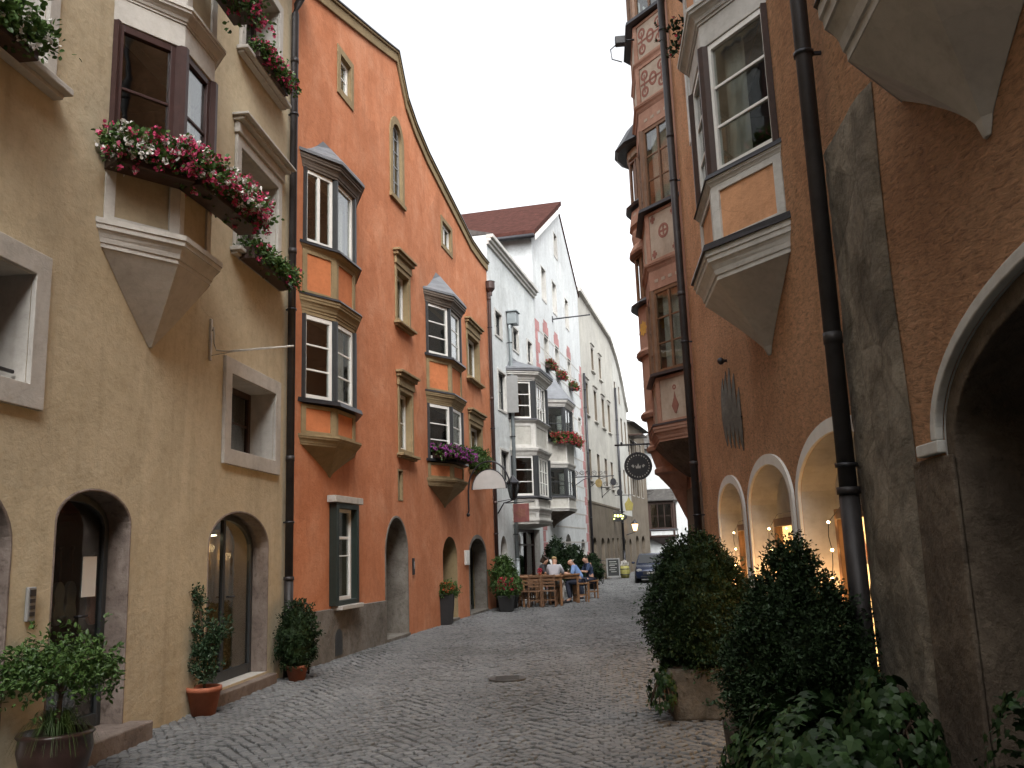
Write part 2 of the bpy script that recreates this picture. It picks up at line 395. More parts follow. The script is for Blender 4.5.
    def archdoor(h,s0,s1,z0,zs,zt,dep=.4,mat='dark_wood',glassy=False,name='door',inner=1.4,im=2,label=None,split=True,fw=.07,g='pane_glass'):
        h.hole(arch(s0,s1,z0,zs,zt),dep+.07,inner,im)
        e=.003; m=h.mb()
        if glassy:
            m.band(arch(s0+e,s1-e,z0,zs,zt-e),arch(s0+fw,s1-fw,z0,zs,zt-fw),-dep-.06,-dep)
            m.box(s0+fw,s1-fw,-dep-.06,-dep-.004,z0,z0+.12)
            if split: m.box((s0+s1)/2-.035,(s0+s1)/2+.035,-dep-.055,-dep-.008,z0+.12,zt-fw-.005)
            d=m.build(name,mat,h.root,bevel=.004,label=label)
            q=h.mb(); q.exto(arch(s0+fw-.01,s1-fw+.01,z0+.1,zs,zt-fw+.01),-dep-.035,-dep-.030); q.build('pane',g,d)
        else:
            m.exto(arch(s0+e,s1-e,z0,zs,zt-e),-dep-.06,-dep)
            c=(s0+s1)/2; a=(s1-s0)/2
            for u0,u1 in ((s0+.12,c-.05),(c+.05,s1-.12)):
                for v0,v1 in ((z0+.15,z0+.6),(z0+.7,zs-.05)):
                    m.band(rect(u0,u1,v0,v1),rect(u0+.05,u1-.05,v0+.05,v1-.05),-dep+.001,-dep+.018,True)
            m.box(c-.015,c+.015,-dep+.001,-dep+.022,z0+.02,zs)
            d=m.build(name,mat,h.root,bevel=.004,label=label)
        k=h.mb(); c=(s0+s1)/2+.07
        k.tube([(c,-dep+.002,z0+1.0),(c,-dep+.06,z0+1.0),(c+.1,-dep+.06,z0+1.0)],.011); k.build('handle','dark_metal',d)
        return d
    def step(h,s0,s1,o,z,mat='pink_stone',label=None):
        m=h.mb(); m.box(s0,s1,-.35,o,-.05,z); return m.build('doorstep',mat,h.root,bevel=.015)
    def pipe(h,s,z0,z1,r=.055,o=.1,mat='pipe_metal',clamps=None,top=None,boot=1.3,rough='dark_metal'):
        m=h.mb(); pts=[(s,o,z0),(s,o,z1)]
        if top: pts += top
        if boot:
            m.tube([(s,o,z0),(s,o,z0+boot)],r*1.12,12); m.tube([(s,o,z0+boot),(s,o,z0+boot+.05)],r*1.3,12)
        m.tube(pts,r,12)
        for z in np.arange(z0+3.0,z1,3.1): m.tube([(s,o,z-.04),(s,o,z+.04)],r*1.10,12)
        d=m.build('downpipe',mat,h.root)
        for z in np.arange(z0+2.1,z1,3.1):
            c=h.mb(); c.tube([(s,o,z-.015),(s,o,z+.015)],r*1.22,12); c.box(s-.012,s+.012,.002,o-r*.9,z-.012,z+.012)
            c.build('clamp',rough,d)
        return d
    # ---- a corbelled bay on a pendant
    def ring(h,sc,a,b,d,z,e=0.0):
        return [(sc-a-e,0.002,z),(sc-b-e*.55,d+e,z),(sc+b+e*.55,d+e,z),(sc+a+e,0.002,z)]
    def oriel(h,sc,a,b,d,tip,cone,items,trim='cream_trim',panel='orange_panel',curve=1.35,coneMat=None,metal='dark_metal'):
        m=h.mb(); rings=[]; nn=8
        for i in range(nn+1):
            t=i/nn; k=max(t**curve,.03); rings.append([(x,max(o,.002),z) for x,o,z in h.ring(sc,a*k,b*k,d*k+.012,tip+(cone-tip)*t)])
        m.loft(rings); ob=m.build('oriel',coneMat or trim,h.root,bevel=.006)
        for it in items:
            m=h.mb()
            if it[0]=='mould':
                _,z0,z1,e0,e1=it[:5]; g=z1-z0
                m.loft([h.ring(sc,a,b,d,z0+g*f,e0+(e1-e0)*k) for f,k in ((0,.12),(.16,.14),(.17,.26),(.34,.36),(.50,.55),(.60,.72),(.61,.84),(.78,.88),(.80,1.0),(1,1.0))])
                m.build('moulding',it[5] if len(it)>5 else trim,ob)
            elif it[0]=='slab':
                _,z0,z1,e=it[:4]; m.loft([h.ring(sc,a,b,d,z0,e),h.ring(sc,a,b,d,z1,e-.02)]); m.build('ledge',metal,ob)
            elif it[0]=='apron':
                _,z0,z1=it[:3]; fr=it[3] if len(it)>3 else .09
                m.loft([h.ring(sc,a,b,d,z0,-.012),h.ring(sc,a,b,d,z1,-.012)]); m.mi=1
                q=h.ring(sc,a,b,d,0)
                for i in range(3):
                    p0=q[i][:2]; p1=q[i+1][:2]; l=math.hypot(p1[0]-p0[0],p1[1]-p0[1])
                    m.obox(p0,p1,0,fr,-.02,.012,z0,z1); m.obox(p0,p1,l-fr,l,-.02,.012,z0,z1)
                    m.obox(p0,p1,fr,l-fr,-.02,.010,z0,z0+fr*.6); m.obox(p0,p1,fr,l-fr,-.02,.010,z1-fr*.6,z1)
                m.build('apron',[panel,trim],ob,bevel=.004)
            elif it[0]=='head':
                _,z0,z1=it; m.loft([h.ring(sc,a,b,d,z0,.0),h.ring(sc,a,b,d,z1,.0)]); m.build('header',trim,ob,bevel=.006)
        for it in items:
            if it[0]=='win':
                _,z0,z1,kw=it; kw=dict(kw); post=kw.pop('post',.09); wp=kw.pop('wp',.035); pm=kw.pop('pm','dark_paint'); nxs=kw.pop('nxs',(2,1,2)); curs=kw.pop('curs',(None,None,None))
                rm=kw.pop('room',2)
                h.hole(rect(sc-a+.12,sc+a-.12,z0,z1),.12,1.2,rm)
                q=h.ring(sc,a,b,d,0,-.015); pb=h.mb()
                for i,(x,y,_) in enumerate(q):
                    pb=h.mb()
                    if i in (0,3): pb.box(x-wp if i else x-.01,x+.01 if i else x+wp,.004,wp*1.6,z0,z1)
                    else: pb.lathe([(post*.62,z0),(post*.62,z1)],(x,y-.02,0),8,False,R(22))
                    pb.build('corner_post',pm,ob)
                for i in range(3):
                    p0=q[i][:2]; p1=q[i+1][:2]; l=math.hypot(p1[0]-p0[0],p1[1]-p0[1]); u=((p1[0]-p0[0])/l,(p1[1]-p0[1])/l)
                    pa=wp*.8 if i==0 else post*.5; pz=wp*.8 if i==2 else post*.5; a0=(p0[0]+u[0]*pa,p0[1]+u[1]*pa); a1=(p1[0]-u[0]*pz,p1[1]-u[1]*pz)
                    h.win(a0,a1,z0+.004,z1-.004,nx=nxs[i],cur=curs[i],name='oriel_window',**kw)
            elif it[0]=='roof':
                _,z0,z1,e,rm=it[:5]; r=h.mb(); k=it[5] if len(it)>5 else .25
                rr=[h.ring(sc,a,b,d,z0,e),h.ring(sc,a,b,d,z0+.05,e)]
                for t in (.15,.35,.6,1.0):
                    f=1-(1-k)*t**.65
                    rr.append([(x,max(o,.002),z) for x,o,z in h.ring(sc,(a+e)*f,(b+e)*f*(1-t*.9)+.001,(d+e)*(1-t)+.012,z0+.05+(z1-z0-.05)*t)])
                r.loft(rr); r.build('oriel_roof',rm,ob)
        return ob

# ------------------------------------------------------------------ foliage helpers (numpy)
def leaves_mesh(name,pts,nrm,dirs,size,mat,parent=None,aspect=.5,extra=None,bend=.25,jit=.3):
    n=len(pts); sz=size*(1+jit*RN.uniform(-1,1,n))[:,None]
    d=dirs/np.linalg.norm(dirs,axis=1)[:,None]; side=np.cross(d,nrm); side/= (np.linalg.norm(side,axis=1)[:,None]+1e-9)
    up=np.cross(side,d)
    v=np.empty((n,6,3)); w=sz*aspect*.5
    v[:,0]=pts; v[:,1]=pts+d*sz*.35+side*w+up*sz*bend*.25; v[:,2]=pts+d*sz*.75+side*w*.75+up*sz*bend*.15
    v[:,3]=pts+d*sz-up*sz*bend*.35; v[:,4]=pts+d*sz*.75-side*w*.75+up*sz*bend*.15; v[:,5]=pts+d*sz*.35-side*w+up*sz*bend*.25
    fs=np.array([[0,1,2,3],[0,3,4,5]]); F=(fs[None]+6*np.arange(n)[:,None,None]).reshape(-1,4)
    V=v.reshape(-1,3).tolist(); F=F.tolist(); mi=[0]*len(F); mats=[mat]
    me=bpy.data.meshes.new(name)
    if extra:
        for (ev,ef,em) in extra:
            b=len(V); V+=[tuple(q) for q in ev]; F+=[[i+b for i in f] for f in ef]
            if em not in mats: mats.append(em)
            mi+=[mats.index(em)]*len(ef)
    me.from_pydata(V,[],F)
    for q in mats: me.materials.append(M(q))
    me.polygons.foreach_set('material_index',mi)
    o=bpy.data.objects.new(name,me); COL.objects.link(o)
    if parent: o.parent=parent
    return o
def rvec(n): 
    v=RN.normal(size=(n,3)); return v/np.linalg.norm(v,axis=1)[:,None]
def sprigs(base,dirs,length,nl,spread=.8):
    n=len(base); t=RN.uniform(.1,1,(n,nl,1)); L_=(length*RN.uniform(.5,1.3,(n,1,1)))
    p=base[:,None]+dirs[:,None]*t*L_+RN.normal(size=(n,nl,3))*.012
    d=dirs[:,None]*.7+RN.normal(size=(n,nl,3))*spread
    nr=RN.normal(size=(n,nl,3))*.6+np.array([0,0,1])
    return p.reshape(-1,3),nr.reshape(-1,3),d.reshape(-1,3)
def blob(c,prof,n=20,seed=0,amp=.06):      # (r,z) profile with lumps, returns verts/faces for an inner mass
    rr=np.random.default_rng(seed); V=[];F=[]
    for k,(r,z) in enumerate(prof):
        for i in range(n):
            a=2*math.pi*i/n; q=r*(1+amp*math.sin(3*a+k)+rr.uniform(-amp,amp)); V.append((c[0]+q*math.cos(a),c[1]+q*math.sin(a),c[2]+z))
    for k in range(len(prof)-1):
        for i in range(n): F.append((k*n+i,k*n+(i+1)%n,(k+1)*n+(i+1)%n,(k+1)*n+i))
    return V,F
def prof_bush(name,prof,nspr,nl,leaf,mat,parent,ragged=.05,length=.1,seed=1,lumps=.08,up=.35,aspect=.5):
    pr=np.array(prof); z=RN.uniform(pr[0,1],pr[-1,1],nspr*3); r=np.interp(z,pr[:,1],pr[:,0])
    keep=RN.uniform(0,1,len(z))<r/pr[:,0].max()+.08; z=z[keep][:nspr]; r=r[keep][:nspr]; a=RN.uniform(0,2*np.pi,len(z))
    l=1+lumps*np.sin(3*a+z*9+seed)+lumps*.8*np.sin(5*a-z*14+seed*2)+ragged*RN.normal(size=len(z))
    rr=r*l*RN.uniform(.8,1.0,len(z))**.6
    base=np.stack([rr*np.cos(a),rr*np.sin(a),z],1)
    slope=np.gradient(pr[:,0],pr[:,1]); sl=np.interp(z,pr[:,1],slope)
    d=np.stack([np.cos(a),np.sin(a),np.clip(-sl,-.6,1.5)+up],1)+RN.normal(size=(len(z),3))*.35
    d/=np.linalg.norm(d,axis=1)[:,None]
    p,nr,dr=sprigs(base,d,length,nl)
    if name=='shoots': return leaves_mesh(name,p,nr,dr,leaf,mat,parent,aspect)
    V,F=blob((0,0,0),[(max(q[0]*.84,.01),q[1]*1.0 if i<len(prof)-1 else q[1]-.04) for i,q in enumerate(prof)],20,seed,.05)
    return leaves_mesh(name,p,nr,dr,leaf,mat,parent,aspect,extra=[(V,F,mat)])

def flower_box(h,s0,s1,o0,o1,z,label,petals,trough='dark_wood',density=1.0,hang=.18,height=.22,leaf='leaf_mid',group=None,path=None):
    """a window trough with foliage and blossoms; local coords = facade coords"""
    e=h.place('flower_box',0,0,0,label,'flower box',group)
    m=h.mb()
    segs=path or [((s0,(o0+o1)/2),(s1,(o0+o1)/2))]
    wd=(o1-o0)/2
    P=[];Q=[]
    for (a,b) in segs:
        m.obox(a,b,0,math.hypot(b[0]-a[0],b[1]-a[1]),-wd,wd,z,z+.16)
        l=math.hypot(b[0]-a[0],b[1]-a[1]); n=int(260*l*density)
        t=RN.uniform(-.03,1.03,n); k=RN.uniform(-1,1,n)
        d=((b[0]-a[0])/l,(b[1]-a[1])/l)
        x=a[0]+d[0]*l*t-d[1]*wd*k; y=a[1]+d[1]*l*t+d[0]*wd*k
        P.append(np.stack([x,h.sg*y,np.full(n,z+.14)],1)); Q.append((d,k))
    tr=m.build('trough',trough,e,bevel=.006)
    P=np.concatenate(P); n=len(P)
    out=np.concatenate([np.stack([-d[1]*np.ones(len(k)),h.sg*d[0]*np.ones(len(k)),np.zeros(len(k))],1) for d,k in Q])
    dd=out*RN.uniform(-.1,.75,(n,1))+np.array([0,0,1])*RN.uniform(.15,1,(n,1))+RN.normal(size=(n,3))*.32
    dd/=np.linalg.norm(dd,axis=1)[:,None]; ln=RN.uniform(.4,1.0,(n,1))*height
    hangm=RN.uniform(0,1,n)<.35
    tip=P+dd*ln
    tip[hangm]=P[hangm]+out[hangm]*RN.uniform(.1,.24,(hangm.sum(),1))-np.array([0,0,1])*RN.uniform(-.05,hang,(hangm.sum(),1))
    nl=7; t=RN.uniform(.15,1,(n,nl,1)); lp=(P[:,None]*(1-t)+tip[:,None]*t+RN.normal(size=(n,nl,3))*.025).reshape(-1,3)
    ldir=(tip-P)[:,None]*2+RN.normal(size=(n,nl,3))*.35
    leaves_mesh('foliage',lp,RN.normal(size=(len(lp),3))*.6+np.array([0,0,1]),ldir.reshape(-1,3),.05,leaf,e,.75)
    for mat,frac in petals:
        clump=.25+1.5*np.clip(np.sin(tip[:,0]*7.3+len(mat)*1.7)*np.sin(tip[:,0]*17.1+tip[:,2]*9+1.3)+.35,0,1); sel=RN.uniform(0,1,n)<frac*clump; c=tip[sel]; k=len(c)
        if not k: continue
        npt=9; pp=(c[:,None]+rvec(k*npt).reshape(k,npt,3)*RN.uniform(.008,.032,(k,npt,1))).reshape(-1,3)
        leaves_mesh('blossoms',pp,rvec(len(pp)),rvec(len(pp)),.034,mat,e,.9)
    return e

# ------------------------------------------------------------------ SETTING
def ground():
    m=MB(); m.add([(-400,-200,-.022),(400,-200,-.022),(400,600,-.022),(-400,600,-.022)],[(0,1,2,3)])
    tag(m.build('ground','asphalt_joint'),'dark mortar bed and earth under the whole street',None,kind='structure')
    XL=([-2,8.81,13.1,26.5,42.6,62,75],[-4.75,-3.7,-3.3,-.7,3.3,8.1,11]); XR=([-2,6,18.8,20,40,62,75],[1.6,2.45,3.65,5.2,10.0,15,18])
    pw,ph=.090,.084; V=[];rows=int(72/ph)
    c=[];ang=[]
    fan=1.36
    for r in range(rows):
        y0=1.0+r*ph
        xl=np.interp(y0,*XL)-.35; xr=np.interp(y0,*XR)+.3
        x=np.arange(xl+(r%2)*pw*.5,xr,pw)
        u=((x+4)/fan)%1-.5
        yo=.34*(np.cos(np.pi*u)-.6); sl=-.34*np.pi/fan*np.sin(np.pi*u)
        c.append(np.stack([x,y0+yo],1)); ang.append(np.arctan(sl))
    c=np.concatenate(c); ang=np.concatenate(ang)
    fid=np.floor((c[:,0]+4)/fan).astype(int); ph_=RN.uniform(-.09,.09,200)[fid%200]; c[:,1]+=ph_+.06*np.sin(c[:,1]*.45+fid*1.7)
    ok=np.ones(len(c),bool)
    xl=np.interp(c[:,1],*XL); xr=np.interp(c[:,1],*XR); ok=(c[:,0]>xl-.25)&(c[:,0]<xr+.2)
    c=c[ok]; ang=ang[ok]; n=len(c)
    c+=RN.normal(size=(n,2))*.006; ang=ang+RN.normal(size=n)*.09
    hx=.0415*RN.uniform(.82,1.06,n); hy=.0375*RN.uniform(.82,1.08,n)*np.cos(ang*.8)
    zc=RN.normal(size=n)*.004+.012*np.sin(c[:,0]*1.3+c[:,1]*.7)*np.sin(c[:,1]*.9)*.8
    tx=RN.normal(size=n)*.05; ty=RN.normal(size=n)*.05
    base=np.array([[-1,-1],[1,-1],[1,1],[-1,1]])
    vs=[]
    for sc,dz in ((1.0,-.028),(1.0,-.007),(.80,0.0)):
        q=base[None]*np.stack([hx,hy],1)[:,None]*sc*(1+RN.normal(size=(n,4,2))*.05)
        z=zc[:,None]+dz+q[:,:,0]*tx[:,None]+q[:,:,1]*ty[:,None]
        X=q[:,:,0]*np.cos(ang)[:,None]-q[:,:,1]*np.sin(ang)[:,None]+c[:,0:1]; Y=q[:,:,0]*np.sin(ang)[:,None]+q[:,:,1]*np.cos(ang)[:,None]+c[:,1:2]
        vs.append(np.stack([X,Y,z],2))
    V=np.concatenate(vs,1).reshape(-1,3)
    f=[(8,9,10,11)]+[(a+k,a+(k+1)%4,a+4+(k+1)%4,a+4+k) for a in (0,4) for k in range(4)]
    F=(np.array(f)[None]+12*np.arange(n)[:,None,None]).reshape(-1,4)
    me=bpy.data.meshes.new('cobbled_street'); me.from_pydata(V.tolist(),[],F.tolist()); me.materials.append(M('setts'))
    o=bpy.data.objects.new('cobbled_street',me); COL.objects.link(o)
    tag(o,'grey stone setts laid in shallow arcs along the whole street',None,kind='structure')
ground()
m=MB(); m.lathe([(.24,-.03),(.24,.008),(.215,.010),(.001,.010)],(0,0,0),28,False)
for i in range(-3,4): m.box(-.15,.15,i*.05-.012,i*.05+.012,.0105,.015)
o=m.build('manhole_cover','iron_cover'); o.location=(-.19,11.81,.004); tag(o,'round iron drain cover set in the cobbles','manhole cover')

# ------------------------------------------------------------------ YELLOW HOUSE
PY=(-3.65,8.81)
Y=House('town_house',PY,5.3,'L','ochre yellow plastered house nearest on the left with arched shop doors')
Y.hole(arch(-3.35,-1.98,.2,1.78,2.27),.4,1.2)
m=Y.mb(); m.exto(arch(-3.34,-1.99,.2,1.78,2.26),-.42,-.37); d=m.build('door','dark_wood',Y.root)
k=Y.mb(); k.tube([(-2.2,-.37,1.1),(-2.2,-.30,1.1),(-2.3,-.30,1.1)],.012); k.build('handle','dark_metal',d)
Y.archdoor(-1.43,-.28,.16,1.93,2.24,.20,'dark_paint',True,inner=1.6,split=False,name='shop_door')
Y.archdoor(1.48,3.30,.16,1.74,2.17,.20,'dark_paint',True,inner=1.6,im=3,name='shop_door')
def stone_arch(h,s0,s1,z0,zs,zt,i0,i1,it,o0,o1,mat):
    m=h.mb(); m.band(arch(s0,s1,z0,zs,zt),arch(i0,i1,z0,zs-.03,it),o0,o1); m.build('door_surround',mat,h.root,bevel=.01)
# splayed stone reveals fill the recess between wall opening and door
Y.holes[-2]=(arch(-1.46,-.25,.16,1.97,2.27),.30,1.5,2)
Y.holes[-1]=(arch(1.45,3.33,.16,1.78,2.2),.30,1.5,3)
stone_arch(Y,-1.46,-.25,.16,1.97,2.27,-1.435,-.275,2.245,-.27,.006,'pink_stone')
stone_arch(Y,1.45,3.33,.16,1.78,2.2,1.475,3.305,2.175,-.27,.006,'pink_stone')
stone_arch(Y,-3.35,-1.98,.2,1.78,2.27,-3.325,-2.005,2.245,-.38,.006,'pink_stone')
Y.step(-1.55,-.1,.22,.168); Y.step(1.4,3.4,.12,.13)
# windows with deep plastered reveals
def deepwin(s0,s1,z0,z1,hood=None,sill=None,w=.19,cur=None,fm='dark_wood',dep=.32,nz=2):
    return Y.rwin(s0,s1,z0,z1,dep=dep,sur=(w,.045),smat='grey_trim',fmat=fm,nx=2,nz=nz,hood=hood,sill=sill,cur=cur,fw=.08)
deepwin(-3.45,-1.96,3.02,3.92)
deepwin(1.92,3.42,2.93,3.86)
deepwin(2.05,3.40,5.62,6.90,hood=(.13,.22,'grey_trim'),sill=(.05,.15),w=.14,cur=[(0,.3),(.7,1)])
deepwin(2.10,3.35,8.42,9.70,sill=(.05,.16),w=.14)
deepwin(-3.45,-2.02,5.74,7.0,sill=(.06,.16),w=.14)
deepwin(-3.45,-2.02,8.5,9.8,sill=(.10,.24),w=.14)
deepwin(-7.2,-5.6,2.95,4.0); deepwin(-7.2,-5.6,5.7,7.0,sill=(.1,.2)); deepwin(-11,-9.4,5.7,7.0,sill=(.1,.2))
for z in (3.03,): Y.trim('window_bar',None,'dark_metal',(-3.3,-1.99,-.10,-.07,3.10,3.13))
bw=dict(fmat='maroon_wood',fw=.075,nz=2,th=.07,post=.12,pm='maroon_wood',nxs=(1,1,1))
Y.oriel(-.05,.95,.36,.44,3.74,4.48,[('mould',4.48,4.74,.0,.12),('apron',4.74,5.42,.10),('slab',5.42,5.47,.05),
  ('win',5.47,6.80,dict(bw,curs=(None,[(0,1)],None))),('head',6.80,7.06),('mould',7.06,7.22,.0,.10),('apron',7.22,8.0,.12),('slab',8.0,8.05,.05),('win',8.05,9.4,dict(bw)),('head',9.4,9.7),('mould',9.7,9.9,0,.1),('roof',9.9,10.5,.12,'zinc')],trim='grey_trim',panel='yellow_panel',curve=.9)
Y.pipe(3.88,0,10.0,.058,.09,top=[(3.88,.12,10.15),(3.88,.2,10.3),(3.86,.36,10.45)])
Y.trim('eaves_cornice',None,'grey_trim',(-36,3.95,.003,.22,10.5,10.68),(-36,3.95,.003,.40,10.683,10.85))
Y.wall([(-36,-.1),(-36,11.0),(3.98,11.0),(3.98,-.1)],'yellow_plaster','grey_trim')
m=Y.mb(); m.loft([[(-36,.45,10.86),(4.36,.45,10.86),(4.36,-7,10.86),(-36,-7,10.86)],[(-36,-3.4,13.5),(4.36,-3.4,13.5),(4.36,-3.5,13.5),(-36,-3.5,13.5)]]); m.build('roof','roof_red',Y.root)
# light inside the second shop door
def lamp(h,s,o,z,e,r=.05,col=(1,.68,.36)):
    l=bpy.data.lights.new('lamp_light','POINT'); l.energy=e; l.color=col; l.shadow_soft_size=r
    b=bpy.data.objects.new('lamp_light',l); COL.objects.link(b); b.location=h.world(s,o,z); return b
e=Y.place('ceiling_lamp',2.28,-.33,1.93,'small lit ceiling spotlight inside the right arched shop door','lamp')
m=MB(); m.lathe([(.02,.10),(.03,.02),(.07,0),(.07,-.012)],(0,0,0),14); m.build('lamp_shade','white_paint',e)
m=MB(); m.lathe([(.06,-.014),(.06,-.024),(.001,-.03)],(0,0,0),14); m.build('bulb','ceiling_glow',e)
lamp(Y,2.45,-.40,1.76,.7)
lamp(Y,2.95,-.40,1.66,.6)
c=Y.mb(); n=60; pts=[(1.47+1.84*i/n,-.50+.022*math.sin(i*1.6)+.012*math.sin(i*.7)) for i in range(n+1)]
c.loft([[(x,y,.2) for x,y in pts],[(x,y,2.0) for x,y in pts]],False,True,False)
o=c.build('shop_curtain','curtain_warm',Y.root,recalc=False)
# violins in the first shop door
def violin(s,o,z,mat,label,sc=1.0):
    e=Y.place('violin',s,o,z,label,'violin','violins in the arched shop window')
    m=MB(); out=[]
    for i in range(28):
        t=2*math.pi*i/28; y=math.cos(t); w=(.10+.012*-y)*(1-.38*math.exp(-(y*2.6)**2)) ; out.append((w*math.sin(t)*sc*1.0, .18*y*sc))
    m.exto(out,-.02,.02); m.build('body',mat,e,bevel=.006)
    m=MB(); m.box(-.012*sc,.012*sc,-.012,.03,.17*sc,.44*sc); m.ball((0,0,.46*sc),.022*sc,8); m.build('neck','dark_wood',e)
    return e
violin(-.36,-.285,1.24,'violin_wood','orange varnished violin hanging beside the white notice')
violin(-.82,-.34,1.28,'violin_pale','dim grey violin shape on the left of the shop glass',1.05)
violin(-.64,-.34,1.28,'violin_pale','dim grey violin shape in the middle of the shop glass',1.05)
e=Y.place('notice',-.54,-.225,1.48,'white paper notice taped inside the first arched door','notice'); m=MB(); m.box(-.11,.11,-.003,.003,-.16,.2); m.build('sheet','paper',e)
e=Y.place('intercom',-1.74,.003,1.32,'slim dark metal door intercom on yellow wall between arches','intercom')
m=MB(); m.box(-.05,.05,-.03,0,-.13,.13); m.build('panel','grey_paint',e,bevel=.008)
m=MB()
for i in range(3): m.box(-.03,.03,-.036,-.031,-.09+i*.05,-.06+i*.05)
m.box(-.035,.035,-.036,-.031,.06,.11); m.build('buttons','dark_metal',e)
e=Y.place('sign_bracket',1.33,.0,4.0,'empty cream iron sign bracket on the yellow wall','bracket')
m=MB(); m.box(-.02,.02,-.03,-.002,-.10,.40); m.build('wall_plate','light_iron',e,bevel=.004)
m=MB(); m.tube([(0,-.03,.25),(0,-.05,.30),(0,-.06,.1),(0,-.09,.02),(0,-.2,0),(0,-1.02,.02)],.009,6); m.tube([(.0,-.03,-.04),(0,-.3,-.01),(0,-1.02,.012)],.005,6); m.build('arm','light_iron',e)
# flower boxes
flower_box(Y,0,0,.0,.26,5.24,'long box of pink and white geraniums round the bay window',[('petal_pink',.50),('petal_white',.30)],density=2.6,height=.31,hang=.10,
  path=[((-1.10,.10),(-.50,.58)),((-.52,.58),(.40,.64)),((.38,.64),(.90,.64))],leaf='leaf_mid')
flower_box(Y,2.0,3.45,.06,.26,5.36,'dark green leafy box on the sill right of the bay',[('petal_pink',.08)],density=1.0,height=.2,leaf='leaf_mid')
flower_box(Y,2.15,3.25,.04,.22,8.25,'box of pink geraniums on the highest yellow house sill',[('petal_pink',.32),('petal_white',.05)],density=1.2,height=.2,hang=.15)
flower_box(Y,-.45,.5,.56,.84,7.62,'underside of dark trough of pink flowers below the upper bay',[('petal_pink',.28)],density=1.6,height=.3,hang=.32)
flower_box(Y,-3.3,-2.42,.05,.25,5.50,'box of white flowers on the upper left window sill',[('petal_white',.16)],density=1.5,height=.34,hang=.2)

# ------------------------------------------------------------------ ORANGE HOUSE
PO=(-3.01,14.61)
O=House('town_house',PO,11.2,'L','bright orange plastered house with curved gable and two oriels')
ow=dict(fmat='white_paint',fw=.07,nz=3,th=.06,post=.11,pm='dark_paint',nxs=(1,1,1),mid=.06)
O.oriel(-.10,1.10,.42,.28,2.87,3.30,[('mould',3.30,3.46,.0,.10),('apron',3.46,3.93,.10),('slab',3.95,4.02,.12),
 ('win',4.02,5.36,dict(ow,curs=(None,[(0,1)],None))),('head',5.36,5.42),('mould',5.42,5.66,0,.10),('slab',5.66,5.70,.12),('apron',5.70,6.42,.10),('mould',6.42,6.50,0,.08),('slab',6.50,6.55,.11),
 ('win',6.55,7.80,dict(ow,nz=1,nxs=(2,1,2),curs=(None,[(0,1)],None))),('mould',7.80,8.02,.02,.12,'eave_board'),('roof',8.03,8.60,.16,'zinc')],curve=1.15)
O.oriel(6.75,1.3,.5,.36,2.65,3.10,[('mould',3.10,3.27,.0,.10),('apron',3.27,3.63,.10),('slab',3.65,3.71,.12),
 ('win',3.71,4.97,dict(ow,curs=(None,[(0,1)],None))),('head',4.97,5.02),('mould',5.02,5.24,0,.10),('slab',5.24,5.28,.12),('apron',5.28,6.02,.10),('mould',6.02,6.08,0,.08),('slab',6.08,6.14,.12),
 ('win',6.14,7.36,dict(ow,curs=([(.0,.2)],[(0,1)],None))),('mould',7.36,7.62,.02,.14,'eave_board'),('roof',7.63,8.35,.16,'zinc')],curve=1.15)
tw=dict(fmat='white_paint',smat='cream_trim')
O.rwin(3.38,4.18,6.45,7.50,dep=.12,sur=(.10,.03),hood=(.20,.16),sill=(.05,.15),nx=2,nz=1,cur=[(0,1)],**tw)
O.rwin(3.48,4.28,3.72,4.92,dep=.12,sur=(.10,.03),hood=(.20,.16),sill=(.05,.15),nx=2,nz=2,cur=[(0,1)],**tw)
O.rwin(9.35,10.62,6.38,7.52,dep=.12,sur=(.11,.03),hood=(.20,.16),sill=(.05,.15),nx=2,nz=1,cur=[(0,1)],**tw)
O.rwin(9.40,10.70,3.86,5.0,dep=.12,sur=(.11,.03),hood=(.20,.16),sill=(.05,.15),nx=2,nz=2,cur=[(0,.5)],**tw)
O.rwin(.32,.82,9.98,10.66,dep=.05,sur=(.14,.025),nx=1,nz=2,**tw)
O.rwin(7.02,7.86,9.32,9.92,dep=.05,sur=(.12,.025),nx=2,nz=1,**tw)
# tall arched window
h=O; h.hole(arch(3.18,3.80,9.14,10.45,10.80),.12,1)
m=h.mb(); m.band(arch(3.185,3.795,9.14,10.45,10.795),arch(3.24,3.74,9.14,10.45,10.74),-.09,-.04); m.box(3.24,3.74,-.085,-.045,9.14,9.2); m.box(3.475,3.505,-.08,-.05,9.2,10.73)
for z in (9.5,9.85,10.2,10.5): m.box(3.24,3.74,-.078,-.052,z,z+.025)
w=m.build('arched_window','grey_paint',h.root); q=h.mb(); q.exto(arch(3.23,3.75,9.18,10.45,10.75),-.067,-.063); q.build('pane','pane_dark',w)
m=h.mb(); m.band(arch(3.03,3.95,9.10,10.45,10.97),arch(3.18,3.80,9.10,10.45,10.80),.002,.03); m.box(3.0,3.98,.003,.06,9.0,9.095); m.build('surround','cream_trim',w)
O.rwin(3.38,3.62,2.70,3.26,dep=.06,sur=(.04,.01),nx=1,nz=1,fmat='dark_paint',smat='cream_trim',inner=.3)
